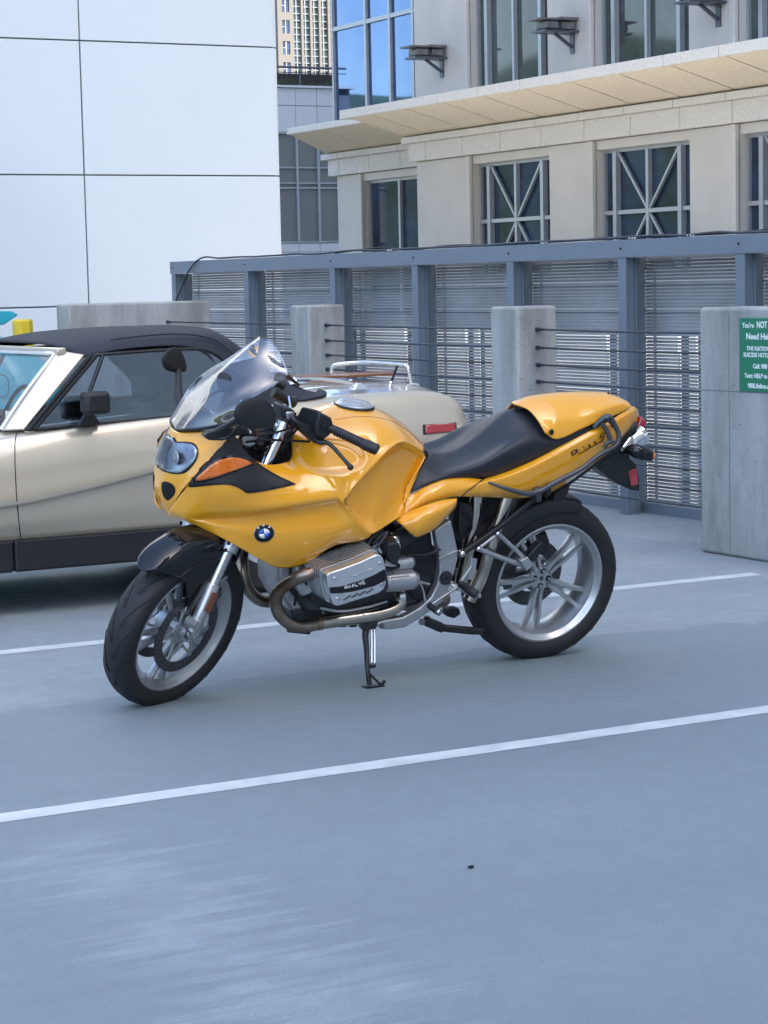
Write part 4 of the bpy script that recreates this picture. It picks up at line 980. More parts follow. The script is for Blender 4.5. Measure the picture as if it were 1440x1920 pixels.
shell('tank_side_panel', PL_(rec), YEL, bike, k=5, kr=5, solid=.005, out=(.9, 0, .7), smooth=45)
rim = [P(*p) for p in ((646,938,.295),(650,948,.290),(672,974,.288),(697,1001,.277))]
# --- strip under the seat, pod
shell('side_strip', PL_([[(760,929,.185),(759,942,.194),(758,955,.203),(757,967,.212)],[(776,925,.178),(776,937,.200),(776,948,.218),(776,957,.214)],[(795,913,.175),(797,926,.205),(798,937,.216),(800,945,.212)],[(830,899,.172),(831,911,.200),(831,925,.212),(831,936,.206)],[(868,895,.168),(862,907,.192),(856,920,.205),(850,932,.200)],[(906,898,.163),(897,905,.188),(886,914,.200),(866,931,.198)]]), YEL, bike, k=6, kr=5, out=(.6, 0, .7))
shell('side_pod', PL_([[(740,974,.205),(750,981,.238),(758,989,.252),(768,999,.256),(773,1003,.250)],[(768,958,.215),(776,968,.254),(782,977,.272),(785,995,.274),(783,1007,.262)],[(800,945,.222),(804,955,.258),(808,965,.275),(812,982,.270),(812,994,.258)],[(830,937,.220),(833,944,.245),(836,952,.260),(838,963,.256),(838,970,.245)],[(857,934,.212),(857,937,.222),(857,941,.228),(856,947,.226),(853,954,.220)]]), YEL, bike, k=6, kr=5, out=(.6, 0, .6), solid=.008)
# --- seat
shell('seat', PL_([[(797,842,0),(805,848,.040),(803,857,.080),(789,875,.128),(770,908,.152),(765,926,.158)],
 [(818,850,0),(829,861,.045),(831,870,.090),(818,887,.152),(803,903,.174),(793,914,.175)],
 [(846,846,0),(858,860,.055),(863,872,.110),(853,881,.164),(845,892,.176),(835,900,.172)],
 [(884,824,0),(899,840,.062),(905,855,.115),(900,868,.168),(891,884,.177),(880,897,.166)],
 [(922,792,0),(938,808,.062),(947,826,.115),(945,845,.168),(937,870,.174),(922,895,.162)],
 [(953,770,0),(970,786,.060),(985,804,.108),(993,824,.158),(990,850,.165),(975,874,.157)],
 [(985,767,0),(1003,785,.060),(1018,806,.108),(1027,823,.147),(1030,837,.154),(1027,849,.150)],
 [(1010,757,0),(1018,777,.08),(1032,802,.128),(1050,822,.145),(1060,829,.147),(1070,827,.145)],
 [(1100,762,0),(1104,773,.07),(1110,786,.108),(1116,793,.122),(1121,798,.128),(1126,799,.130)]]), SEATM, bike, k=6, kr=5, solid=.01, out=(.4, 0, .7), smooth=60)
# --- tail cowl over the pillion seat
hump = shell('seat_cowl', PL_([[(964,757,0),(974,760,.028),(992,769,.062),(1008,787,.106),(1017,800,.136),(1023,810,.153)],
 [(982,750,0),(994,757,.038),(1012,771,.084),(1029,794,.132),(1036,809,.150),(1040,823,.158)],
 [(1012,743,0),(1024,752,.048),(1037,766,.090),(1045,787,.132),(1054,806,.150),(1060,819,.157)],
 [(1057,737,0),(1067,747,.048),(1077,762,.093),(1084,781,.130),(1089,795,.145),(1093,803,.149)],
 [(1107,736,0),(1113,744,.046),(1119,755,.085),(1124,768,.126),(1128,780,.135),(1130,787,.136)],
 [(1143,738,0),(1149,743,.038),(1155,750,.066),(1159,757,.098),(1162,766,.105),(1163,774,.107)],
 [(1172,749,0),(1175,751,.04),(1179,754,.058),(1181,757,.072),(1183,760,.078),(1184,762,.080)]]), YEL, bike, k=6, kr=5, solid=.006, out=(.1, 0, .8), smooth=45)
# --- tail side panels
tail = shell('tail_panel', PL_([[(906,898,.162),(899,904,.185),(893,909,.193),(880,919,.198),(873,926,.196),(866,931,.190)],
 [(950,884,.158),(949,891,.178),(947,897,.186),(939,917,.188),(934,925,.184),(925,933,.168)],
 [(1000,863,.154),(1001,870,.172),(1001,877,.180),(997,910,.178),(994,921,.170),(985,934,.145)],
 [(1050,837,.149),(1052,844,.163),(1054,851,.170),(1055,890,.165),(1050,902,.156),(1038,921,.125)],
 [(1100,811,.143),(1102,817,.154),(1105,824,.160),(1106,858,.152),(1100,870,.142),(1088,888,.112)],
 [(1140,790,.122),(1143,795,.132),(1146,801,.136),(1147,828,.128),(1142,840,.118),(1132,856,.092)],
 [(1168,771,.092),(1172,775,.099),(1177,780,.100),(1176,805,.094),(1171,817,.082),(1162,836,.062)],
 [(1187,762,.045),(1190,766,.052),(1194,770,.054),(1192,792,.050),(1186,806,.044),(1174,835,.034)],
 [(1196,768,.006),(1197,771,.012),(1198,775,.016),(1196,790,.014),(1190,805,.010),(1175,834,.006)]]), YEL, bike, k=6, kr=5, solid=.006, out=(.1, 0, .75), smooth=45)
tb = bvh_of([tail], BM); hb = bvh_of([hump], BM)
# filler under the tail so no light shows through
m = MB().prism(pp2([(870,928),(960,880),(1050,840),(1130,800),(1180,780),(1170,826),(1120,850),(1030,915),(990,925)], 0), -.085, .085); m.build('under_tail', PLA, bike, smooth=30, bevel=.02)
# tail lamp at the end
m = MB().prism(pp2([(1192,776),(1203,786),(1178,834),(1168,828)], 0), -.045, .045); m.build('tail_lamp', RED, bike, smooth=30, bevel=.008)
# --- black triangle covers with turn signals
tri = drape('side_cover', oncurve([(437,812),(442,817),(458,843),(480,866),(505,884),(530,897),(552,907),(547,910),(505,919),(470,924),(460,923),(448,915),(430,909),(400,909),(362,913),(351,911),(347,905),(353,895),(375,868),(405,838),(425,818)], 2), fb, PLA, bike, off=.004, step=6, solid=.005, ymin=.1)
mirrored(tri)
am = drape('turn_signal', oncurve([(369,900),(380,885),(400,868),(420,860),(440,858),(458,862),(471,869),(455,876),(430,885),(400,895)], 3), fb, AMB, bike, off=.007, step=5, solid=.004)
mirrored(am)
rimm = drape('lens_rim', oncurve([(364,904),(378,883),(399,864),(420,856),(441,854),(461,859),(478,869),(456,879),(430,889),(400,899)], 3), fb, BLKP, tri, off=.0055, step=5, solid=.003)
# --- headlight
hl = oncurve([(316,817),(323,825),(333,831),(348,831),(362,834),(369,844),(368,856),(360,870),(348,881),(337,886),(322,885),(306,880),(303,875),(302,860),(306,838),(310,824)], 3)
hl0 = oncurve([(316,813),(323,822),(333,828),(349,828),(365,832),(372,843),(371,858),(362,873),(350,885),(337,889),(321,888),(303,882),(300,874),(300,858),(304,836),(309,821)], 3)
head = drape('headlight', hl0, nb, BLKP, bike, off=.002, step=5, solid=.003)
drape('reflector', hl, nb, LENSI, head, off=.0035, step=4, solid=.001, smooth=15)
p0 = P(330, 858, .09); m = MB().ball(p0, (.006, .024, .024)); m.build('bulb_shield', LENSI, head)
p0 = P(318, 862, .045)
glo = drape('lens', hl, nb, LENSG, head, off=.010, step=5, solid=0)
mirrored(head); 
for o_, mt in ((hl, LENSI),):
    r2 = [c for c in head.children if c.name.startswith('reflector')][0]; mirrored(r2, 'reflector', [c for c in bike.children if c.name.startswith('headlight') and c != head][0])
    r3 = [c for c in head.children if c.name.startswith('lens')][0]; mirrored(r3, 'lens', [c for c in bike.children if c.name.startswith('headlight') and c != head][0])
# intake
it = drape('air_intake', oncurve([(304,905),(312,903),(322,907),(328,914),(328,925),(322,933),(315,938),(308,932),(304,920)], 3), nb, GRV, bike, off=.002, step=4, solid=.002); mirrored(it)
ring = oncurve([(299,902),(311,900),(324,904),(331,913),(331,927),(324,937),(314,942),(305,936),(300,920)], 3)
# panel gap between nose and fairing, tank seams
def sline(pts, bv, r, mat, parent, name, k=6):
    o = BMI @ Vector(CO); R3 = BMI.to_3x3(); out = []
    A = [np.array((a, b, 0.)) for a, b in pts]
    for q in crl(A, k):
        d = (R3 @ Vector(ray(q[0], q[1]))).normalized(); h, n_, _, _ = bv.ray_cast(o, d)
        if h is not None:
            if n_.dot(d) > 0: n_ = -n_
            out.append(h-n_*r*.35)
    if len(out) > 2: return MB().tube(out, r, n=6).build(name, mat, parent)
sline([(314,963),(328,940),(341,922),(350,911)], fb, .0016, INK, fair, 'panel_gap')
sline([(628,787),(660,782),(700,782),(735,790),(765,808),(785,828)], fb, .0012, INK, fair, 'panel_gap')
sline([(1184,761),(1168,772),(1152,783)], tb, .0015, INK, tail, 'panel_gap')
pt([(906,898,.165),(899,904,.188),(886,914,.202),(872,925,.203),(866,931,.198)], .0016, 'panel_gap', INK, tail, n=6)
# badge on the fairing: dark ring, quartered blue and white roundel
cx_, cy_ = 495, 1000
def ell(cx, cy, rx, ry, a0=0, a1=360, n=32, tilt=-8): 
    o = []; t_ = R_(tilt)
    for k in range(n+1 if a1-a0 < 360 else n):
        a = R_(a0+(a1-a0)*k/n); x, y = rx*math.cos(a), ry*math.sin(a); o.append((cx+x*math.cos(t_)-y*math.sin(t_), cy+x*math.sin(t_)+y*math.cos(t_)))
    return o
bd = drape('badge', ell(cx_, cy_, 19.5, 16.3), fb, SIL, fair, off=.002, step=5, solid=.002)
drape('badge_ring', ell(cx_, cy_, 18.3, 15.2), fb, INK, fair, off=.003, step=5, solid=.001)
for k in range(4):
    e = ell(cx_, cy_, 10.6, 8.9, 90*k, 90*k+90, 10)+[(cx_, cy_)]
    drape('badge_quarter', e, fb, WHT if k in (1, 3) else BLU, fair, off=.0042, step=4, solid=.001)
def stroke(name, segs, bv, mat, parent, wpx=1.2, off=.004):
    for s_ in segs:
        for (xa, ya), (xb, yb) in zip(s_, s_[1:]):
            d = math.hypot(xb-xa, yb-ya) or 1; nx, ny = -(yb-ya)/d*wpx/2, (xb-xa)/d*wpx/2
            yield [(xa+nx, ya+ny), (xb+nx, yb+ny), (xb-nx, yb-ny), (xa-nx, ya-ny)]
def strokes(name, segs, bv, mat, parent, wpx=1.2, off=.004):
    o = BMI @ Vector(CO); R3 = BMI.to_3x3(); m = MB()
    for quad in stroke(name, segs, bv, mat, parent, wpx, off):
        vs = []
        for x, y in quad:
            d = (R3 @ Vector(ray(x, y))).normalized(); h, n_, _, _ = bv.ray_cast(o, d)
            if h is None: vs = None; break
            if n_.dot(d) > 0: n_ = -n_
            vs.append((h, n_))
        if vs: m.add([h+n_*off for h, n_ in vs]+[h+n_*(off-.0008) for h, n_ in vs], [(0, 1, 2, 3), (7, 6, 5, 4), (0, 4, 5, 1), (1, 5, 6, 2), (2, 6, 7, 3), (3, 7, 4, 0)])
    if m.v: return m.build(name, mat, parent, smooth=0)
def letter(ch, x, y, s, a=0.0, wx=.7):
    G = {'B': [[(0,0),(0,1)],[(0,1),(.8,1),(.8,.55),(0,.55)],[(.8,.55),(.9,.3),(.8,0),(0,0)]], 'M': [[(0,0),(0,1),(.5,.3),(1,1),(1,0)]], 'W': [[(0,1),(.25,0),(.5,.8),(.75,0),(1,1)]],
         'R': [[(0,0),(0,1),(.8,1),(.8,.5),(0,.5)],[(.3,.5),(.9,0)]], '1': [[(.5,0),(.5,1)]], '0': [[(0,0),(0,1),(.9,1),(.9,0),(0,0)]],
         'S': [[(1,1),(0,1),(0,.55),(1,.45),(1,0),(0,0)]], '4': [[(.8,0),(.8,1),(0,.35),(1.1,.35)]], 'V': [[(0,1),(.4,0),(1,1)]], 'A': [[(0,0),(.6,1),(.9,0)],[(.2,.3),(.9,.3)]], 'L': [[(0,1),(0,0),(.8,0)]], 'E': [[(.9,1),(0,1),(0,0),(.9,0)],[(0,.5),(.7,.5)]]}
    ca, sa = math.cos(R_(a)), math.sin(R_(a))
    return [[(x+(u_*s*wx)*ca+(v_*s)*sa, y+(u_*s*wx)*sa-(v_*s)*ca) for u_, v_ in seg] for seg in G[ch]]
seg = letter('B', 484, 992, 3.6, -45)+letter('M', 492.5, 987.5, 3.4, -8)+letter('W', 502, 989, 3.6, 35)
strokes('badge_letters', seg, fb, WHT, fair, .9, .0055)
# tail script
an_ = -27
seg = []
for i, (ch, dx) in enumerate((('1', 0), ('1', 9), ('0', 18.5), ('0', 29))):
    x = 1085+dx*1.0*1.05; y = 847-dx*.52; seg += letter(ch, x, y, 4.0 if ch == '0' else 5, an_, .6)
seg += [[(1084,851),(1104,840),(1129,826.5)]]
seg += [[(1134,811),(1126,815),(1124,820),(1132,817),(1131,823),(1124,829)]]
strokes('model_lettering', seg, tb, INK, tail, 1.3, .0025)
drape('model_emblem', [(1070,847),(1081,841),(1083,849),(1072,855)], tb, INK, tail, off=.002, step=4, solid=.001)
strokes('emblem_mark', [[(1073,852),(1074,847),(1078,845),(1075,849),(1081,849.5)]], tb, YEL, tail, 1.1, .0035)
# tail cowl screws
for px, py, wv, sz in ((1034, 810, .160, .011), (1141, 738, 0.0, .007)):
    p = Vector(P(px, py, wv)); m = MB().ball(p, (sz, sz*.6, sz), n=12, m=8); m.build('screw', INK, hump)
# fuel cap
cp = [P(634,754,0.066)]; c0 = Vector(P(665, 753, 0))-Vector((0, 0, .011)); 
tn = (Vector(P(690,757,0))-Vector(P(640,757,0))).normalized(); lt = Vector((0, 1, 0)); up_ = tn.cross(lt) if tn.cross(lt).z > 0 else -tn.cross(lt)
CM = Matrix((( tn.x, up_.x, lt.x, c0.x), (tn.y, up_.y, lt.y, c0.y), (tn.z, up_.z, lt.z, c0.z), (0, 0, 0, 1)))
cap = MB().lathe([(.072, -.01), (.072, .004), (.068, .007), (.066, .006), (.062, .008), (.040, .0085), (.038, .0065), (.036, .0085), (0, .009)], n=48).build('fuel_cap', SIL, bike, xf=CM, smooth=30)
MB().lathe([(.0745, -.012), (.0745, .001), (.072, .0015)], n=48).build('cap_ring', CASTD, cap, xf=CM)
m = MB().prism([(.03*math.cos(R_(a)), .03*math.sin(R_(a))) for a in range(-70, 91, 16)]+[(0.006, 0)], .0085, .0095, axis='Y'); m.build('cap_lock', CAST, cap, xf=CM, smooth=0)

# --- windscreen
scr = shell('windscreen', PL_([[(328,804,0),(345,803,.06),(375,801,.11),(407,796,.155),(437,789,.188)],
 [(352,768,0),(372,770,.07),(400,768,.125),(428,763,.165),(453,757,.19)],
 [(387,724,0),(411,728,.07),(438,732,.13),(466,736,.165),(489,735,.182)],
 [(427,684,0),(451,692,.065),(475,702,.115),(499,712,.148),(520,717,.160)],
 [(464,652,0),(481,659,.045),(501,672,.080),(521,689,.112),(538,702,.134)],
 [(488,634,0),(500,636,.028),(512,645,.055),(524,663,.087),(534,685,.112)]]), SCRG, bike, k=6, kr=6, solid=0, out=(1.2, 0, .9), smooth=80)
pt([(437,790,.190),(453,758,.192),(489,736,.184),(520,718,.162),(538,703,.136),(534,685,.114),(524,663,.089),(512,645,.057),(500,636,.030),(488,634,0)], .0022, 'screen_edge', SCRG, scr, n=6)
bs = [(329,806,0),(345,806,.06),(375,804,.11),(405,799,.155),(432,793,.187)]
pt(bs, .006, 'screen_seal', BLK, scr, n=8); mirrored(scr.children[-1] if False else [c for c in scr.children if c.name.startswith('screen_seal')][0])
for px, py, wv in ((336,807,.03),(373,806,.108)): m = MB().ball(P(px, py, wv), .006, n=10, m=6); m.build('screen_screw', INK, scr)
# cockpit behind the screen
def lump(name, poly, w0, w1, mat, bev=.012, parent=None): m = MB().prism(pp2(poly, w1 if name not in ('dash_panel', 'instrument', 'instrument_bracket', 'headstock') else 0), w0, w1); return m.build(name, mat, parent or bike, smooth=35, bevel=bev, bseg=3)
lump('dash_panel', [(350,790),(388,770),(432,778),(440,795),(380,802)], -.15, .15, PLA)
dial = lump('instrument', [(418,700),(440,692),(458,702),(462,722),(450,738),(428,735),(416,718)], -.085, .085, PLA, .02)
for wv in (-.045, .045):
    p = Vector(P(424, 716, wv)); m = MB().lathe([(0, 0), (.033, 0), (.036, .012), (.0, .012)], n=24); m.build('dial_face', CASTD, dial, xf=Matrix.Translation(p) @ Matrix.Rotation(R_(-70), 4, 'Z'))
lump('instrument_bracket', [(425,735),(450,735),(440,790),(400,795)], -.02, .02, BLK, .006)
pt([(350,797,.04),(390,745,.05),(425,728,.04)], .006, 'screen_stay', BLK, n=8); pt([(350,797,-.04),(390,745,-.05),(425,728,-.04)], .006, 'screen_stay', BLK, n=8)
pt([(375,757,.02),(392,770,.03),(412,788,.04)], [.003, .006, .003], 'screen_stay', CHR, n=8)
lump('headstock', [(470,800),(510,790),(540,800),(545,855),(510,880),(470,850)], -.075, .075, CASTD, .02)
lump('fairing_stay', [(452,822),(470,808),(486,812),(484,832),(468,840),(455,836)], .08, .11, CAST, .006)
lump('steering_damper', [(478,830),(505,800),(515,806),(490,842)], .085, .12, CASTD, .008)
rnd = random.Random(12)
for i in range(9):
    a = (rnd.uniform(445, 480), rnd.uniform(805, 840), rnd.uniform(.0, .13)); b = (rnd.uniform(500, 545), rnd.uniform(800, 860), rnd.uniform(.02, .12))
    c = ((a[0]+b[0])/2, max(a[1], b[1])+rnd.uniform(0, 18), .1); pt([a, c, b], .0045, 'wiring_loom', INK, n=6)
# inner black void liner beneath opening
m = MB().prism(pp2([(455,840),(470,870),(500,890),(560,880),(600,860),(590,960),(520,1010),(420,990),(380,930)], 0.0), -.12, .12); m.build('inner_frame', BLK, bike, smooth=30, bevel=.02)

# --- front wheel, fork (steered frame)
RF = .310
def lw(m): return m  # wheel-local geometry is moved with W2B
def wheel(name, R, rimr, hw, thw, xf, cen, spokes, spoke_w, hubr, hubw, groove):
    c = cen
    b = MB(); rp = [(rimr-.002, hw-.004), (rimr+.004, hw), (rimr-.004, hw+.002), (rimr-.010, hw-.003), (rimr-.016, hw-.014), (rimr-.022, hw-.018), (rimr-.030, hw*.45), (rimr-.031, 0)]
    full = rp+[(r, -y) for r, y in rp[:-1][::-1]]+[(rimr-.012, -hw*.7), (rimr-.02, -hw*.4), (rimr-.022, 0), (rimr-.02, hw*.4), (rimr-.012, hw*.7)]
    b.lathe(full, n=96, cen=c, closed=True)
    rb = rimr-.029
    for a0 in spokes:
        a = R_(a0); ex = Vector((math.cos(a), 0, math.sin(a))); ey = Vector((-math.sin(a), 0, math.cos(a))); cc = Vector(c)
        for s_ in (-1, 1):
            path = [(hubr*.75, s_*.010, spoke_w[0]), (hubr+.02, s_*.013, spoke_w[0]*.98), (rb*.55, s_*.017, spoke_w[1]), (rb*.80, s_*.024, spoke_w[1]), (rb+.002, s_*.034, spoke_w[1]*.9)]
            pp_ = [cc+ex*r+ey*o_+Vector((0, y, 0)) for r, o_, y in path]
            vs = []
            dense = crl([np.array(p) for p in pp_], 5)
            for i, q in enumerate(dense):
                t_ = i/(len(dense)-1); wd = .0118-.001*t_; ht = .023-.008*t_; q = Vector(q)
                for u_, v_ in ((-1, -.2), (-.55, 1), (.55, 1), (1, -.2), (.8, -1), (-.8, -1)): vs.append(q+ey*wd*u_+Vector((0, ht*v_*.7, 0)))
            n = len(dense); b.add(vs, [(i*6+k, i*6+(k+1) % 6, (i+1)*6+(k+1) % 6, (i+1)*6+k) for i in range(n-1) for k in range(6)])
        # web between the two strands near the hub and a joined tip
        w0 = [cc+ex*(hubr*.7)+ey*-.010, cc+ex*(hubr*.7)+ey*.010, cc+ex*(rb*.60)+ey*.018, cc+ex*(rb*.60)+ey*-.018]
        b.add([q+Vector((0, spoke_w[1]+(spoke_w[0]-spoke_w[1])*(1 if i in (0, 1) else 0)-.004, 0)) for i, q in enumerate(w0)]+[q+Vector((0, spoke_w[1]+(spoke_w[0]-spoke_w[1])*(1 if i in (0, 1) else 0)-.013, 0)) for i, q in enumerate(w0)], [(0, 1, 2, 3), (7, 6, 5, 4), (0, 4, 5, 1), (1, 5, 6, 2), (2, 6, 7, 3), (3, 7, 4, 0)])
    b.lathe([(0, hubw), (hubr*.8, hubw), (hubr, hubw-.006), (hubr, -hubw+.01), (hubr*.8, -hubw), (0, -hubw)], n=40, cen=c)
    w_ = b.build(name, SIL, bike, xf=xf, smooth=35)
    t = MB(); R1 = R; k_ = [(rimr-.004, hw-.006), (rimr+.006, hw+.003), (rimr+(R1-rimr)*.30, thw), (rimr+(R1-rimr)*.52, thw*1.015), (rimr+(R1-rimr)*.72, thw*.93), (R1-(R1-rimr)*.145, thw*.76), (R1-(R1-rimr)*.055, thw*.50), (R1-(R1-rimr)*.012, thw*.24), (R1, 0)]
    t.lathe(k_+[(r, -y) for r, y in k_[:-1][::-1]], n=120, cen=c)
    ty = t.build('tyre', RUB, w_, xf=xf, smooth=50)
    g = MB(); prof = [np.array((r, y, 0.)) for r, y in k_]
    def surfpt(u_, ang):      # u_: 0 centre .. 1 shoulder edge
        idx = 8-u_*4.2; i = int(idx); f = idx-i; r = k_[i][0]*(1-f)+k_[min(i+1, 8)][0]*f; y = k_[i][1]*(1-f)+k_[min(i+1, 8)][1]*f
        return r, y
    N = groove['n']
    for k in range(N):
        for s_ in (-1, 1):
            base = 2*math.pi*(k+(0.5 if s_ > 0 else 0))/N
            path = groove['path']; ctl = []
            for u_, da in path: r, y = surfpt(u_, 0); an__ = base+da*groove['dir']; ctl.append(Vector((c[0]+(r-.0002)*math.cos(an__), s_*y, c[2]+(r-.0002)*math.sin(an__))))
            g.tube(ctl, .0021, n=4, smooth=5)
    g.build('tread_groove', GRV, ty, xf=xf, smooth=0)
    return w_
fw = wheel('front_wheel', RF, .234, .050, .0615, W2B, (0, 0, RF), [64+72*k for k in range(5)], (.026, .012), .036, .045, dict(n=15, dir=-1, path=[(.95, .0), (.78, .07), (.60, .16), (.42, .27), (.26, .37), (.15, .44), (.11, .475), (.16, .48), (.28, .44), (.42, .38)]))
bm_ = lambda: MB()
for s_ in (1, -1):
    d = MB(); yv = s_*.056
    d.lathe([(.118, yv-.003), (.156, yv-.003), (.156, yv+.003), (.118, yv+.003)], n=72, cen=(0, 0, RF), closed=True)
    dd = d.build('brake_disc', DISC, fw, xf=W2B, smooth=30)
    h = MB()
    for k in range(45):
        for rr_, ph in ((.126, 0), (.137, .05), (.148, .1)):
            a = 2*math.pi*k/45+ph; h.lathe([(0, yv-.0034), (.0028, yv-.0034), (.0028, yv+.0034), (0, yv+.0034)], n=6, cen=(rr_*math.cos(a), 0, RF+rr_*math.sin(a)))
    for k in range(6):
        a = 2*math.pi*k/6; ex = Vector((math.cos(a), 0, math.sin(a))); ey = Vector((-math.sin(a), 0, math.cos(a))); cc = Vector((0, yv, RF))
        h.bar(cc+ex*.04+ey*.03, cc+ex*.118-ey*.006, .009, .006, up=(0, 1, 0), mi=1); h.bar(cc+ex*.04-ey*.03, cc+ex*.118+ey*.006, .009, .006, up=(0, 1, 0), mi=1)
    h.build('disc_carrier', [GRV, CAST], dd if False else fw, xf=W2B, smooth=0)
h = MB().lathe([(0, .052), (.020, .052), (.020, .070), (.032, .070), (.034, .045), (.055, .043), (.058, -.043), (.034, -.045), (.032, -.07), (0, -.07)], n=32, cen=(0, 0, RF)); h.build('hub', CAST, fw, xf=W2B, smooth=30)
# fork
def W_(px, py, wv): return Vector(into(WF, px, py, wv))
R3W = W2B.to_3x3(); latB = R3W @ Vector((0, 1, 0)); fwB = R3W @ Vector((1, 0, 0))
axw = W_(362, 1180, .098); axL = W2B @ axw; axR = W2B @ Vector((axw.x, -axw.y, axw.z)); tpL = Vector(P(533, 792, .125))
fd = (tpL-axL).normalized(); ln = (tpL-axL).length
for s_, A0_ in ((1, axL), (-1, axR)):
    q = lambda t, a=0, c=0: A0_+fd*t+latB*(a*s_)+fwB*c
    lg = MB().tube([q(-.01), q(.04), q(.17), q(.175)], [.017, .022, .0275, .024], n=20).build('fork_leg', SIL, bike)
    MB().tube([q(.17), q(.30)], .0215, n=20).build('stanchion', STL, lg)
    MB().tube([q(.298), q(.352)], .033, n=20).build('fork_clamp', SIL, lg, bevel=.004, smooth=30)
    MB().tube([q(.352), q(ln)], .0205, n=20).build('upper_tube', CHR, lg)
    for dz in (.312, .338): MB().ball(q(dz, .012, .030), .0075, n=10, m=6).build('clamp_bolt', INK, lg)
    MB().tube([q(.02, -.03), q(.02, .018)], [.026, .024], n=20).build('axle_clamp', SIL, lg)
    hubc = W2B @ Vector((0, 0, RF))
    MB().tube([hubc+latB*(.02*s_), hubc+latB*(.112*s_)], .016, n=16).build('axle', STL, lg)
    MB().bar(hubc+latB*(.096*s_), q(.03), .034, .03).build('axle_lug', SIL, lg, bevel=.008, smooth=30)
    c = (-.035, -.055)
    MB().bar(q(.045, *c), q(.15, *c), .055, .062).build('brake_caliper', BLK, lg, bevel=.012, smooth=30)
    b = MB()
    for dz in (.07, .125): b.tube([q(dz, 0, c[1]), q(dz, .004, c[1])], .017, n=16)
    b.build('caliper_piston', DISC, lg)
    MB().bar(q(.165), q(.19, -.01, -.07), .02, .012).build('caliper_stay', CAST, lg, bevel=.003)
    nrm_ = (latB*s_+fwB*.25).normalized(); side = nrm_.cross(fd).normalized(); o_ = q(.118)+nrm_*.0265
    b = MB().add([o_+side*a+fd*c_+nrm_*e for e in (0, .006) for a, c_ in ((-.014, -.036), (.014, -.036), (.014, .036), (-.014, .036))], [(0, 1, 2, 3), (7, 6, 5, 4), (0, 4, 5, 1), (1, 5, 6, 2), (2, 6, 7, 3), (3, 7, 4, 0)])
    b.build('fork_reflector', AMBD, lg, bevel=.002)
MB().bar(axL+fd*.328, axR+fd*.328, .05, .045).build('fork_bridge', SIL, bike, bevel=.01, smooth=30)
MB().bar(axL+fd*(ln-.02), axR+fd*(ln-.02), .055, .03).build('top_yoke', SIL, bike, bevel=.008, smooth=30)
b = MB()
for A0_ in (axL, axR): b.tube([A0_+fd*ln, A0_+fd*(ln+.012)], [.024, .018], n=20)
b.build('fork_cap', INK, bike)
# mudguard: swept shell round the tyre with side blades
def fpnt(a, r, y): return Vector((r*math.cos(a), y, RF+r*math.sin(a)))
def lerp_t(x, tab):
    for (xa, ya), (xb, yb) in zip(tab, tab[1:]):
        if x <= xb: return ya+(yb-ya)*max(0, (x-xa)/(xb-xa))
    return tab[-1][1]
mg = []
for th in (43, 45, 48, 52, 57, 62, 68, 75, 83, 91, 99, 107, 113, 118):
    a = R_(th); er = lerp_t(th, [(43, .376), (48, .356), (54, .312), (61, .279), (100, .283), (132, .300)]); hw_ = lerp_t(th, [(43, .012), (46, .040), (50, .058), (56, .070), (62, .074), (120, .074), (132, .066)])
    rt = lerp_t(th, [(43, .379), (55, .386), (75, .386), (100, .378), (132, .358)])
    mg.append([tuple(W2B @ fpnt(a, rt-(rt-er)*f_, hw_*g_)) for f_, g_ in ((0, 0), (.03, .45), (.16, .80), (.5, .97), (1, 1.0))])
def dshell(name, half, mat, **k):      # symmetric in the wheel frame
    I = W2B.inverted(); loc = [[tuple(I @ Vector(p)) for p in c] for c in half]
    vs, fs = surf(loc, 5, 5); n = len(vs); vs2 = vs+[(x, -y, z) for x, y, z in vs]; fs2 = fs+[tuple(i+n for i in f)[::-1] for f in fs]
    m = MB().add([W2B @ Vector(v) for v in vs2], fs2); return m.build(name, mat, bike, **k)
mud = dshell('front_mudguard', mg, BLKP, smooth=60, solid=.004)
for s_ in (1, -1):
    pol = [(.292, 59), (.258, 62.5), (.18, 65), (.125, 67), (.085, 71), (.064, 84), (.078, 100), (.134, 110), (.21, 105), (.292, 103), (.30, 82)]
    out = oncurve([(r*math.cos(R_(t)), RF+r*math.sin(R_(t))) for r, t in pol], 3)
    m = MB(); n = len(out)
    v0 = [Vector((x, .0725, z)) for x, z in out]; v1 = [Vector((v.x, v.y+.005, v.z)) for v in v0]
    vs = [W2B @ Vector((v.x, v.y*s_, v.z)) for v in v0+v1]
    m.add(vs, [tuple(range(n)), tuple(range(2*n-1, n-1, -1))]+[(i, (i+1) % n, n+(i+1) % n, n+i) for i in range(n)]); m.build('mudguard_blade', BLKP, mud, smooth=40, bevel=.002)
p = fpnt(R_(57), .335, .070); MB().ball(W2B @ p, .006, n=10, m=6).build('mudguard_screw', INK, mud)

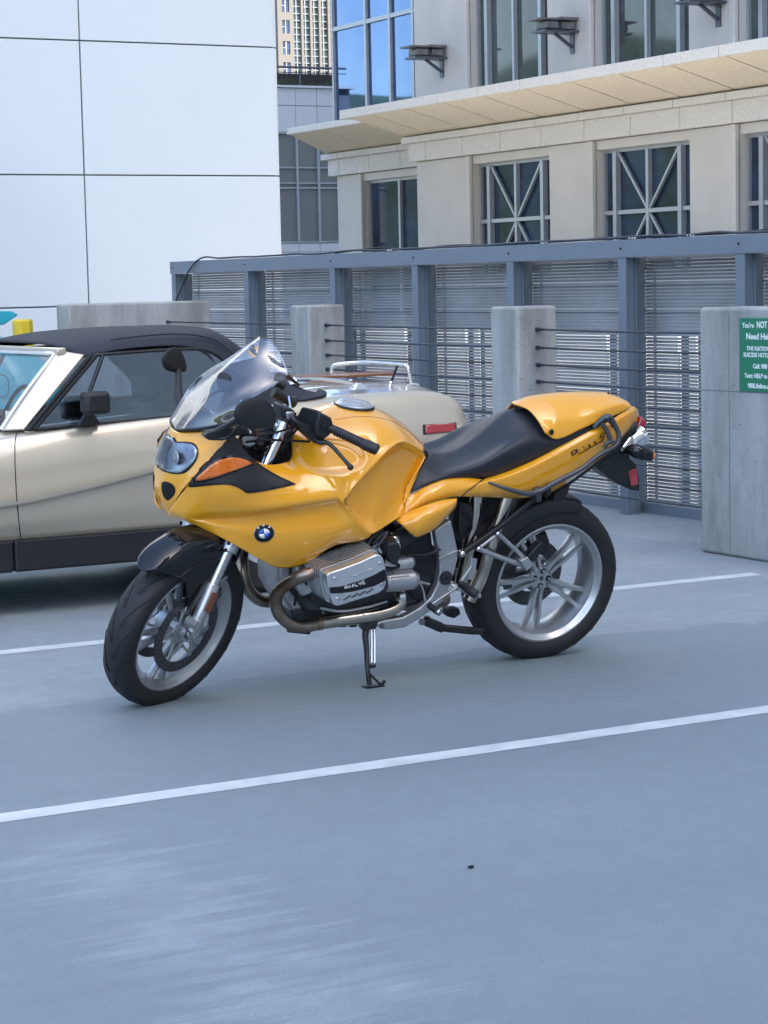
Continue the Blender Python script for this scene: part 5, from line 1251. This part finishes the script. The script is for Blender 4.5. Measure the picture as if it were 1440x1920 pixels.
# --- handlebars, switchgear, mirrors
hb_ = pt([(548,788,.10),(570,783,.15),(590,790,.185),(625,806,.25),(706,843,.375)], .0115, 'handlebar', BLK)
MB().tube([P(622,804,.245), P(640,812,.273), P(686,834,.345)], [.0155, .0165, .0165], n=16).build('grip', PLA, hb_)
m = MB()
for k in range(11): t_ = k/10; a = Vector(P(630+(682-630)*t_, 808.5+(832-808.5)*t_, .258+(.338-.258)*t_)); dv = (Vector(P(686,834,.345))-Vector(P(622,804,.245))).normalized(); m.tube([a, a+dv*.0035], .0178, n=16)
m.build('grip_rib', INK, hb_)
MB().tube([P(680,832,.336), P(688,835,.348), P(706,843,.378), P(708,844,.381)], [.0185, .0205, .0200, .017], n=20).build('bar_end', PLA, hb_)
sw = MB().add([P(*p) for p in ((566,762,.17),(600,770,.235),(612,800,.255),(578,800,.19),(553,790,.15),
      (570,765,.11),(604,772,.175),(616,802,.2),(582,803,.13),(556,793,.09))], [(0, 1, 2, 3, 4), (9, 8, 7, 6, 5), (0, 5, 6, 1), (1, 6, 7, 2), (2, 7, 8, 3), (3, 8, 9, 4), (4, 9, 5, 0)]).build('clutch_reservoir', PLA, hb_, smooth=30, bevel=.008, bseg=3)
lump('switch_block', [(600,774),(622,784),(628,806),(612,822),(592,815),(594,790)], .19, .245, PLA, .006, hb_)
lump('lever_bracket', [(556,790),(590,800),(612,815),(606,836),(590,832),(562,806)], .155, .215, BLK, .006, hb_)
for px, py in ((608, 798), (617, 806)): m = MB().ball(P(px, py, .255), .007, n=10, m=6); m.build('switch_button', INK, hb_)
MB().tube([P(588,822,.20), P(600,829,.225), P(612,830,.24), P(624,838,.262), P(642,858,.30), P(655,873,.325), P(658,877,.33)], [.010, .0105, .0085, .0075, .007, .0075, .0105], n=12, smooth=4).build('clutch_lever', BLK, hb_)
MB().ball(P(657, 876, .329), .0115, n=12, m=8).build('lever_ball', BLK, hb_)
hb2 = pt([(536,785,-.09),(538,770,-.14),(548,752,-.17),(553,747,-.20)], .0115, 'handlebar', BLK)
MB().tube([P(512,735,-.155), P(553,757,-.15)], [.019, .017], n=16).build('grip', PLA, hb2)
MB().tube([P(500,708,-.19), P(520,718,-.18), P(534,726,-.17)], [.014, .016, .013], n=16).build('brake_reservoir', PLA, hb2)
MB().tube([P(541,744,-.13), P(545,768,-.05)], .005, n=8).build('reservoir_stay', CHR, hb2)
MB().tube([P(560,722,-.26), P(540,706,-.25), P(510,700,-.22)], [.006, .008, .006], n=8).build('brake_lever', BLK, hb2)
lump('bar_clamp', [(530,762),(552,768),(562,790),(545,803),(528,796)], .04, .125, BLK, .01)
lump('bar_riser', [(536,772),(552,772),(558,800),(540,806)], .07, .13, SIL, .008)
MB().ball(P(546, 788, .132), .010, n=12, m=8).build('yoke_bolt', INK, bike)
for pts_ in ([(552,800,.14),(500,815,.15),(450,815,.12)], [(580,828,.17),(540,826,.17),(495,825,.15),(455,830,.10)], [(560,800,.15),(520,850,.13),(500,865,.10)], [(535,800,.05),(545,830,.08),(540,862,.05)], [(548,806,.15),(532,828,.14),(530,852,.12)], [(470,815,.13),(510,800,.12),(555,775,.10)]):
    pt(pts_, .0045, 'control_cable', INK, n=8)
# left mirror
hd = MB()
def headshape(poly, wv, thick, name, mat, parent, face=None):
    m = MB(); n = len(poly); C0 = Vector(P(sum(p[0] for p in poly)/n, sum(p[1] for p in poly)/n, wv))
    rings = []
    for t_ in np.linspace(0, 1, 8):
        s_ = math.sqrt(max(0, 1-t_**2.2)); rings.append([(C0+(Vector(P(x, y, wv))-C0)*max(.02, s_))+Vector((thick*t_, 0.35*thick*t_, 0)) for x, y in poly])
    vs = [v for r in rings for v in r]; fs = [(i*n+k, i*n+(k+1) % n, (i+1)*n+(k+1) % n, (i+1)*n+k) for i in range(7) for k in range(n)]
    fs += [tuple(range(n))[::-1], tuple(range(7*n, 8*n))]
    return m.add(vs, fs).build(name, mat, parent, smooth=50)
mr = headshape(oncurve([(451,770),(458,752),(475,744),(495,748),(511,762),(518,783),(513,799),(495,803),(470,800),(455,790)], 3), .36, .07, 'mirror', PLA, bike)
m = MB(); C0 = Vector(P(485, 776, .36)); mg_ = [C0+(Vector(P(x, y, .36))-C0)*.86+Vector((-.004, -.001, 0)) for x, y in oncurve([(451,770),(458,752),(475,744),(495,748),(511,762),(518,783),(513,799),(495,803),(470,800),(455,790)], 3)]; m.add(mg_, [tuple(range(len(mg_)))]); m.build('mirror_glass', CHR, mr, smooth=0)
MB().tube([P(388,818,.20), P(402,812,.205), P(430,796,.26), P(452,782,.33), P(466,788,.36)], [.013, .015, .010, .008, .009], n=10, smooth=3).build('mirror_stalk', PLA, mr)
MB().tube([P(394,822,.20), P(425,820,.225), P(448,800,.27), P(462,790,.33)], [.007, .008, .006, .006], n=8, smooth=3).build('mirror_strut', BLK, mr)
lump('mirror_base', [(382,818),(392,810),(432,800),(445,804),(440,812),(410,822),(392,826)], .195, .225, PLA, .005, mr)
MB().tube([P(475,800,.36), P(480,815,.30)], [.013, .009], n=10).build('mirror_pivot', PLA, mr)
# right mirror
mr2 = headshape(oncurve([(312,674),(316,660),(328,650),(338,656),(346,672),(350,690),(346,697),(330,698),(318,692)], 3), -.37, .05, 'mirror', PLA, bike)
MB().tube([P(334,694,-.37), P(334,700,-.36), P(333,728,-.31), P(337,765,-.24), P(338,785,-.20), P(336,800,-.17)], [.012, .013, .017, .019, .020, .016], n=12, smooth=3).build('mirror_stalk', PLA, mr2)
# --- engine and running gear
lump('engine_block', [(548,1050),(600,1020),(690,1000),(790,1000),(832,1040),(835,1100),(800,1130),(740,1150),(640,1158),(575,1150),(548,1110)], -.13, .13, CASTD, .02)
lump('front_cover', [(522,1055),(560,1050),(575,1100),(570,1145),(545,1148),(524,1110)], -.10, .10, CAST, .015)
lump('oil_sump', [(545,1140),(620,1150),(735,1148),(750,1158),(720,1165),(640,1172),(575,1176),(552,1168)], -.11, .10, CASTD, .012)
MB().tube([P(592,1120,.13), P(592,1120,.165)], .020, n=20).build('oil_filler_cap', INK, bike)
lump('alternator_cover', [(556,1060),(590,1060),(600,1085),(595,1115),(565,1120),(552,1095)], .08, .15, CAST, .012)
# cylinder heads
face = [(614,1080),(622,1074),(640,1068),(676,1055),(706,1041),(716,1043),(721,1052),(725,1070),(725,1090),(722,1103),(712,1112),(690,1120),(660,1129),(634,1137),(625,1132),(621,1120),(616,1100)]
fs2 = pp2(oncurve(face, 2), .385); cc2 = (sum(a for a, b in fs2)/len(fs2), sum(b for a, b in fs2)/len(fs2))
def ringed(scale, w0, w1, m): m.prism([(cc2[0]+(a-cc2[0])*scale, cc2[1]+(b-cc2[1])*scale) for a, b in fs2], w0, w1)
def head_side(sg_):
    f = 1 if sg_ > 0 else -1
    def B_(m, name, mat, parent=None, **k):
        m.v = [(x, y*f, z) for x, y, z in m.v]; return m.build(name, mat, parent or bike, **k)
    m = MB(); ringed(1.0, .338, .382, m); ch = B_(m, 'cylinder_head', COV, smooth=35, bevel=.010, bseg=3)
    m = MB(); ringed(.93, .215, .337, m); B_(m, 'head_core', CASTD, ch, smooth=30)
    for k in range(8): m = MB() if k == 0 else m; ringed(1.07-.004*k, .222+k*.0150, .2285+k*.0150, m)
    B_(m, 'cooling_fins', COV, ch, smooth=30)
    m = MB().prism(pp2([(618,1102),(640,1100),(680,1088),(705,1077),(722,1067),(724,1073),(725,1086),(722,1090),(700,1100),(660,1110),(636,1113),(620,1113)], .385), .378, .3845); B_(m, 'cover_band', INK, ch, smooth=20, bevel=.001)
    for px, py in ((629,1085),(714,1056),(634,1123),(718,1096)):
        m = MB(); p = P(px, py, .384); m.lathe([(0, .010), (.006, .010), (.0065, .0), (.012, .001), (.0155, -.004), (.0155, -.02)], n=20, cen=(p[0], .380, p[2])); B_(m, 'cover_bolt', STL, ch, smooth=25)
    for k in range(4):
        a = (645+14*k, 1126-4.2*k); m = MB(); m.bar(P(a[0], a[1]-1, .384), P(a[0]+13, a[1]-9.5, .384), .0035, .004); B_(m, 'cover_slot', DISC, ch)
    m = MB().bar(P(664,1081,.384), P(700,1066,.384), .004, .004); B_(m, 'cover_ridge', CAST, ch)
    m = MB(); ringed(.80, .10, .216, m); B_(m, 'cylinder_barrel', CASTD, ch, smooth=30)
    if f > 0:
        seg = []
        for i, c_ in enumerate('4VALVE'): seg += letter(c_, 646+i*6.9, 1105-i*1.9, 6.2 if i == 0 else 5.6, -15, .95)
        m = MB()
        for s_ in seg:
            for a, b in zip(s_, s_[1:]): m.bar(P(a[0], a[1], .3853), P(b[0], b[1], .3853), .0020, .0012, up=(0, 1, 0))
        m.build('cover_lettering', WHT, ch, smooth=0)
    return ch
head_side(1); head_side(-1)
# intake tract
MB().tube([P(700,1016,.235), P(716,1030,.225), P(728,1020,.21), P(748,1008,.18)], [.018, .020, .022, .024], n=18, smooth=3).build('throttle_body', CHR, bike)
MB().tube([P(742,1014,.19), P(756,1008,.18), P(775,998,.14)], [.032, .036, .038], n=20, smooth=3).build('intake_hose', PLA, bike)
MB().tube([P(738,1016,.19), P(742,1014,.19)], .034, n=20).build('hose_clamp', CHR, bike)
lump('injector', [(727,1020),(748,1018),(753,1030),(750,1048),(744,1060),(738,1060),(726,1046)], .235, .275, PLA, .005)
pt([(742,1055,.25),(748,1062,.25),(735,1066,.25),(722,1064,.26)], .006, 'fuel_hose', INK)
pt([(700,1020,.26),(712,1008,.26),(722,1000,.25)], .008, 'throttle_cable', INK); pt([(705,1028,.27),(718,1012,.27),(726,998,.25)], .007, 'throttle_cable', BLK); pt([(690,1022,.25),(700,1004,.24),(715,996,.22)], .010, 'rubber_boot', PLA)
lump('airbox', [(740,985),(808,985),(814,1040),(812,1085),(790,1088),(770,1075),(760,1040)], -.13, .13, PLA, .012)
pt([(762,1040,.18),(800,1040,.185),(825,1030,.18)], .006, 'airbox_rib', BLK)
m = MB().tube([P(722,1058,.16), P(728,1058,.165), P(768,1054,.165), P(773,1054,.165)], [.026, .030, .031, .022], n=24); m.build('starter_motor', CAST, bike, smooth=30)
m = MB().tube([P(720,1092,.20), P(728,1091,.20), P(772,1086,.20), P(781,1085,.20)], [.034, .038, .038, .026], n=24); m.build('gearbox_cover', SIL, bike, smooth=30)
for k in (-1, 0, 1): m = MB().tube([P(734, 1091+k*8, .236-abs(k)*.006), P(768, 1087+k*8, .236-abs(k)*.006)], .0025, n=6); m.build('cover_ridge', CAST, bike)
# exhaust headers
hd_pts = [(606,1078,.27),(590,1074,.265),(566,1080,.25),(540,1093,.20),(522,1110,.16),(517,1130,.14),(524,1152,.135),(545,1170,.135),(572,1174,.14),(602,1168,.145)]
ex = MB().tube([P(*p) for p in hd_pts], [.0235]*10, n=18, smooth=6).build('exhaust_header', EXH, bike)
ex2 = MB().tube([P(*p) for p in [(600,1168,.145),(650,1161,.15),(700,1153,.155),(730,1145,.155),(748,1134,.15),(750,1122,.14),(744,1112,.12)]], [.0245]*7, n=18, smooth=6).build('exhaust_pipe', EXC, bike)
MB().tube([P(594,1169,.145), P(602,1168,.145)], .0265, n=18).build('pipe_joint', EXH, ex2); MB().tube([P(676,1157,.153), P(679,1156.5,.153)], .0255, n=18).build('pipe_joint', EXC, ex2)
MB().tube([P(744,1119,.14), P(754,1117,.14)], .029, n=18).build('pipe_clamp', CHR, ex2)
m_ = mirrored(ex, 'exhaust_header'); mirrored(ex2, 'exhaust_pipe')
lump('catalyst', [(735,1115),(800,1105),(850,1110),(850,1140),(800,1150),(745,1150)], -.11, .10, EXH, .03)
# silver frame plate
fpz = [(815,995),(830,985),(846,975),(852,1000),(858,1028),(859,1048),(852,1075),(845,1097),(832,1128),(815,1142),(799,1152),(778,1166),(760,1177),(735,1181),(717,1181),(708,1174),(709,1167),(722,1163),(756,1158),(789,1139),(809,1120),(820,1096),(825,1070),(824,1045)]
fpl = lump('frame_plate', fpz, .135, .17, SIL, .009); mirrored(fpl)
MB().lathe([(0, 0), (.010, 0), (.011, .006), (.016, .007), (.018, .0), (.027, .001), (.028, -.02)], n=28, cen=(P(836,1084,.172)[0], .172, P(836,1084,.172)[2])).build('pivot_boss', CASTD, fpl, smooth=25)
MB().tube([P(716,1174,.172), P(716,1174,.178)], .010, n=14).build('frame_bolt', CASTD, fpl); MB().tube([P(791,1166,.172), P(791,1166,.185)], .013, n=14).build('frame_bolt', CASTD, fpl)
pt([(822,1048,.173),(840,1040,.176),(858,1032,.173)], .004, 'plate_ridge', SIL, fpl, n=8)
# foot controls
m = MB(); m.bar(P(804,1136,.20), P(858,1100,.20), .014, .010); m.bar(P(856,1102,.195), P(884,1062,.185), .012, .012); m.bar(P(845,1095,.175), P(868,1105,.2), .03, .012); pgb = m.build('peg_bracket', SIL, bike, smooth=30, bevel=.003)
m = MB().prism(pp2([(884,1046),(895,1048),(892,1070),(884,1088),(877,1086),(880,1066)], .185), .18, .186); m.build('heel_guard', SIL, pgb, smooth=30, bevel=.002)
MB().tube([P(862,1094,.20), P(872,1100,.235), P(888,1112,.28), P(893,1115,.29)], [.012, .016, .018, .016], n=12).build('footpeg', PLA, bike)
MB().tube([P(868,1106,.21), P(885,1116,.26), P(900,1117,.29)], [.008, .008, .009], n=10).build('peg_underside', SIL, bike)
MB().tube([P(804,1134,.20), P(818,1145,.235), P(825,1149,.25)], [.012, .013, .013], n=12).build('shift_peg', PLA, bike); MB().ball(P(822,1147,.25), .011, n=12, m=8).build('peg_tip', STL, bike)
pt([(788,1092,.19),(794,1108,.195),(797,1128,.20)], .004, 'shift_rod', STL, n=8); pt([(770,1075,.17),(785,1090,.19),(805,1095,.17)], .005, 'shift_linkage', CAST, n=8)
# side stand
wt, wb_ = .13, .25
gz = lambda wv: wv*math.tan(R_(12))
b0_ = P(692, 1293, wb_); foot = (b0_[0], wb_, gz(wb_)+.006)
sst = MB().tube([P(689,1172,.14), P(685,1190,.15), P(687,1215,.18), (foot[0]+.004, wb_-.02, foot[2]+.07), (foot[0], wb_, foot[2]+.006)], [.013, .013, .0105, .0095, .0095], n=12, smooth=3).build('side_stand', BLK, bike)
m = MB(); fx, fz = foot[0], gz(wb_)
T12 = Matrix.Rotation(R_(12), 3, 'X')
for v in ((-.052, -.022), (.020, -.022), (.020, .022), (-.052, .022)): pass
vs = []
for dz in (0.001, .007):
    for a, b in ((-.055, -.016), (.020, -.022), (.020, .022), (-.055, .016)): yv = wb_+b; vs.append((fx+a, yv, gz(yv)+dz))
m.add(vs, [(0, 3, 2, 1), (4, 5, 6, 7), (0, 1, 5, 4), (1, 2, 6, 5), (2, 3, 7, 6), (3, 0, 4, 7)]); m.tube([(fx-.05, wb_, fz+.007), (fx-.062, wb_+.004, fz+.022)], .006, n=8); m.bar((fx, wb_, fz+.05), (fx-.045, wb_, fz+.008), .008, .008); m.build('stand_foot', BLK, sst, smooth=30)
for dx in (0, 5.5): pt([(696+dx*1.0,1180,.15),(697+dx,1195,.16),(697+dx,1238,.20),(697+dx*.8,1246,.205)], [.003, .0052, .0052, .003], 'stand_spring', STL, sst, n=8)
pt([(688,1245,.21),(697,1250,.21),(704,1248,.21)], .006, 'spring_hook', BLK, sst, n=8)
lump('stand_bracket', [(672,1160),(712,1158),(706,1180),(682,1184)], .12, .16, CASTD, .006)
# centre stand folded up
cs = MB(); cs.bar(P(797,1164,.13), P(830,1178,.14), .03, .034); cs.bar(P(815,1176,.14), P(905,1184,.15), .022, .026); cs.bar(P(815,1176,-.10), P(890,1184,-.10), .022, .026); cs.bar(P(800,1164,.13), P(800,1160,-.12), .025, .025)
cs.build('centre_stand', BLK, bike, smooth=30, bevel=.005); lump('stand_tang', [(838,1142),(862,1142),(864,1152),(852,1160),(838,1156)], -.02, .02, BLK, .004)
# swingarm, drive, shock, pipes to the rear
lump('swingarm', [(835,1080),(870,1070),(960,1075),(1010,1065),(1020,1090),(960,1100),(870,1105)], -.16, -.11, CASTD, .015)
MB().tube([P(1013,1078,-.07), P(1013,1078,-.17)], [.06, .075], n=28).build('final_drive', CASTD, bike)
pip = pt([(893,928,.07),(890,960,.075),(882,1010,.08),(872,1060,.075),(862,1105,.07)], .0255, 'exhaust_pipe', EXC, n=18)
pt([(952,925,.085),(936,975,.09),(917,1030,.09),(900,1085,.085),(880,1125,.08)], .027, 'exhaust_pipe', EXC, n=18)
MB().tube([P(868,930,-.02), P(868,1000,0), P(860,1060,0)], [.035, .04, .035], n=18).build('shock_absorber', BLK, bike)
m = MB()
for k in range(7): a = P(868, 945+k*12, -.01); m.lathe([(.036, -.004), (.044, 0), (.036, .004)], n=20) if False else m.tube([P(868-k*.5, 945+k*12, -.01), P(868-k*.5, 949+k*12, -.01)], .046, n=18)
m.build('shock_spring', CASTD, bike)
lump('rear_frame', [(858,925),(925,932),(960,928),(935,965),(905,985),(880,1060),(862,1060),(868,985)], -.09, .03, CASTD, .01)
lump('battery_cover', [(862,940),(885,945),(888,975),(875,1000),(866,1020),(860,990)], .06, .11, PLA, .006)
for p_ in ([(865,960,.13),(880,968,.135),(884,990,.13),(870,1010,.12)], [(905,945,.10),(902,975,.10),(892,1005,.11)]): pt(p_, .0045, 'brake_hose', INK)
pt([(1000,936,.13),(940,985,.135),(868,1036,.14)], .0125, 'subframe_strut', BLK, n=12, smooth=2); MB().ball(P(866, 1038, .15), .015, n=12, m=8).build('strut_bolt', STL, bike)
# passenger peg triangle
m = MB(); m.tube([P(933,1000,.15), P(960,1025,.15), P(985,1048,.15)], .0095, n=10); m.tube([P(897,1029,.15), P(940,1046,.15), P(980,1060,.15)], .0105, n=10); m.tube([P(933,1001,.15), P(898,1028,.15)], .007, n=10)
tg = m.build('peg_hanger', SIL, bike); m = MB()
for px, py in ((933,1001),(897,1029)): m.ball(P(px, py, .16), .012, n=12, m=8)
m.build('hanger_bolt', STL, tg)
b = lump('folded_peg', [(976,1052),(990,1044),(1002,1060),(988,1071)], .13, .18, SIL, .004); lump('peg_rubber', [(990,1044),(1012,1018),(1024,1020),(1010,1045),(1000,1056)], .10, .14, BLK, .006)
# rear wheel
rw = wheel('rear_wheel', .325, .237, .080, .090, None, (0, 0, .325), [63+72*k for k in range(5)], (.010, .018), .050, .014, dict(n=22, dir=1, path=[(1.05, .0), (.8, .05), (.55, .12), (.35, .20), (.2, .30), (.12, .36)]))
m = MB().lathe([(0, .018), (.046, .018), (.050, .012), (.050, .0)], n=40, cen=(0, 0, .325)); m.build('hub_face', SIL, rw, smooth=30)
for k in range(4):
    a = R_(45+12+90*k-12); a = R_(90*k+5); x, z = .031*math.cos(a), .325+.031*math.sin(a)
    m = MB().lathe([(.0125, .0195), (.0095, .0195), (.0095, .0185), (.0125, .0185)], n=20, cen=(x, 0, z), closed=True); m.lathe([(0, .0188), (.0125, .0188)], n=20, cen=(x, 0, z)); m.build('bolt_recess', INK, rw)
    MB().lathe([(0, .026), (.0065, .026), (.0075, .019)], n=14, cen=(x, 0, z)).build('wheel_bolt', STL, rw)
MB().lathe([(0, .0192), (.008, .0192), (.010, .0182)], n=20, cen=(0, 0, .325)).build('hub_centre', DISC, rw)
m = MB().lathe([(.078, -.052), (.135, -.052), (.135, -.057), (.078, -.057)], n=64, cen=(0, 0, .325), closed=True); m.build('brake_disc', DISC, rw, smooth=30)
m = MB()
for k in range(36):
    for rr_, ph in ((.095, 0), (.110, .06), (.125, .12)): a = 2*math.pi*k/36+ph; m.lathe([(0, -.0516), (.003, -.0516), (.003, -.058), (0, -.058)], n=6, cen=(rr_*math.cos(a), 0, .325+rr_*math.sin(a)))
m.build('disc_holes', GRV, rw, smooth=0)
m = MB().bar((.03, -.05, .325+.12), (-.04, -.05, .325+.155), .055, .06); m.build('brake_caliper', BLK, bike, smooth=30, bevel=.01)
m = MB().bar((.06, -.06, .37), (-.0, -.06, .46), .03, .03); m.build('caliper_arm', BLK, bike, smooth=30, bevel=.006)
# rear hugger
hg = []
for i in range(12):
    t_ = i/11; a = R_(2+(108-2)*t_); rr_ = .345+.006*math.sin(math.pi*t_); hw_ = .096
    hg.append([(rr_*math.cos(a), 0, .325+rr_*math.sin(a)), (rr_*math.cos(a), hw_*.5, .325+rr_*math.sin(a)), ((rr_-.006)*math.cos(a), hw_*.85, .325+(rr_-.006)*math.sin(a)), ((rr_-.030)*math.cos(a), hw_, .325+(rr_-.030)*math.sin(a)), ((rr_-.052-.015*math.sin(math.pi*t_))*math.cos(a), hw_*1.01, .325+(rr_-.052-.015*math.sin(math.pi*t_))*math.sin(a))])
shell('rear_hugger', hg, PLA, bike, k=4, kr=4, solid=.004, out=(0, 0, .325))
lump('hugger_flap', [(1040,925),(1070,908),(1066,925),(1046,950),(1036,955)], -.09, .09, PLA, .006)
# grab rail
gr = pt([(915,904,.188),(950,916,.215),(985,925,.222),(1012,921,.222),(1035,908,.218),(1060,895,.212),(1092,878,.205),(1125,852,.192),(1150,839,.182),(1160,826,.175),(1158,808,.165),(1150,793,.158)], [.004,.009,.010,.010,.0105,.0105,.010,.0095,.009,.009,.009,.011], 'grab_rail', GRAIL, n=10)
pt([(1150,793,.158),(1140,783,.155),(1126,789,.148),(1112,802,.146)], [.013,.016,.012,.006], 'rail_mount', GRAIL, gr, n=10)
pt([(1128,793,.158),(1140,812,.168),(1146,832,.178)], .009, 'rail_web', GRAIL, gr, n=10); pt([(1133,840,.17),(1140,830,.175),(1152,826,.178)], .008, 'rail_web', GRAIL, gr, n=10)
for px, py in ((1136,786),(1145,785),(1148,798)): m = MB().ball(P(px, py, .172), .006, n=10, m=6); m.build('rail_hole', INK, gr)
lump('rail_bracket', [(1004,918),(1018,914),(1016,940),(1008,944)], .13, .20, GRAIL, .005, gr); lump('rail_bracket', [(1028,910),(1036,906),(1034,926),(1024,936)], .12, .19, BLK, .005, gr)
# silencers
for s_ in (1, -1):
    sil = MB(); y = .055*s_
    a, b = P(1158,842,.055), P(1204,815,.055)
    a, b = Vector((a[0], y, a[2])), Vector((b[0], y, b[2])); d_ = (b-a).normalized()
    sil = MB().tube([a, a+d_*.05, b-d_*.05, b-d_*.02, b], [.03, .046, .044, .040, .038], n=28).build('silencer', CHR, bike)
    MB().tube([b-d_*.012, b+d_*.004], [.041, .041], n=28).build('silencer_tip', CHR, sil); MB().tube([b-d_*.001, b+d_*.0045], .031, n=24).build('outlet', INK, sil)
# number plate carrier, rear turn signals
pl = lump('plate_carrier', oncurve([(1116,868),(1136,846),(1178,846),(1181,860),(1193,872),(1199,921),(1166,911),(1152,903),(1130,886)], 2), -.075, .075, PLA, .004)
m = MB(); m.add([P(*p) for p in ((1178,884,.079),(1193,878,.079),(1197,908,.079),(1183,912,.079))]+[P(*p) for p in ((1178,884,.05),(1193,878,.05),(1197,908,.05),(1183,912,.05))], [(0, 1, 2, 3), (7, 6, 5, 4), (0, 4, 5, 1), (1, 5, 6, 2), (2, 6, 7, 3), (3, 7, 4, 0)]); m.build('side_reflector', RED, pl, bevel=.002)
for s_ in (1, -1):
    c = Vector(P(1203, 849, .145)); d_ = (Vector(P(1222, 855, .15))-Vector(P(1180, 844, .13))).normalized()
    f = lambda v: Vector((v[0], v[1]*s_, v[2]))
    ts = MB().tube([f(P(1172,846,.09)), f(P(1181,843,.12)), f(P(1192,845,.14)), f(P(1206,850,.15)), f(P(1218,854,.155)), f(P(1224,856,.158))], [.010, .020, .028, .029, .025, .018], n=20, smooth=3).build('turn_signal', BLKP, bike)
    MB().tube([f(P(1219,854,.1555)), f(P(1224,856,.158)), f(P(1227,857,.159))], [.0245, .018, .008], n=20, smooth=3).build('lens', AMB, ts)
    MB().tube([f(P(1150,852,.02)), f(P(1175,846,.10))], .010, n=10).build('signal_stem', PLA, ts)

# small hardware round the engine
for px, py, wv in ((560,1128,.10),(575,1095,.15),(606,1148,.13),(760,1120,.135),(775,1100,.135),(800,1098,.135),(735,1075,.20),(742,1110,.135)):
    MB().tube([P(px, py, wv), P(px, py, wv+.012)], .0065, n=6).build('case_bolt', CASTD, bike)
pt([(600,1140,.14),(640,1146,.15),(690,1138,.15),(725,1128,.14)], .006, 'oil_line', CAST, n=8)
pt([(545,1070,.11),(556,1100,.13),(552,1135,.12)], .005, 'oil_line', INK, n=8)
pt([(690,1030,.24),(672,1022,.22),(640,1020,.18)], .005, 'spark_lead', INK, n=8)
pt([(768,1110,.15),(780,1122,.15),(800,1118,.15)], .007, 'vent_hose', INK, n=8)
MB().tube([P(540,1180,.06), P(580,1184,.06)], .012, n=8).build('sump_plug', CASTD, bike)
for px in (636, 655, 676): MB().bar(P(px,1172,.05), P(px+12,1171,.05), .02, .012).build('sump_rib', CASTD, bike)
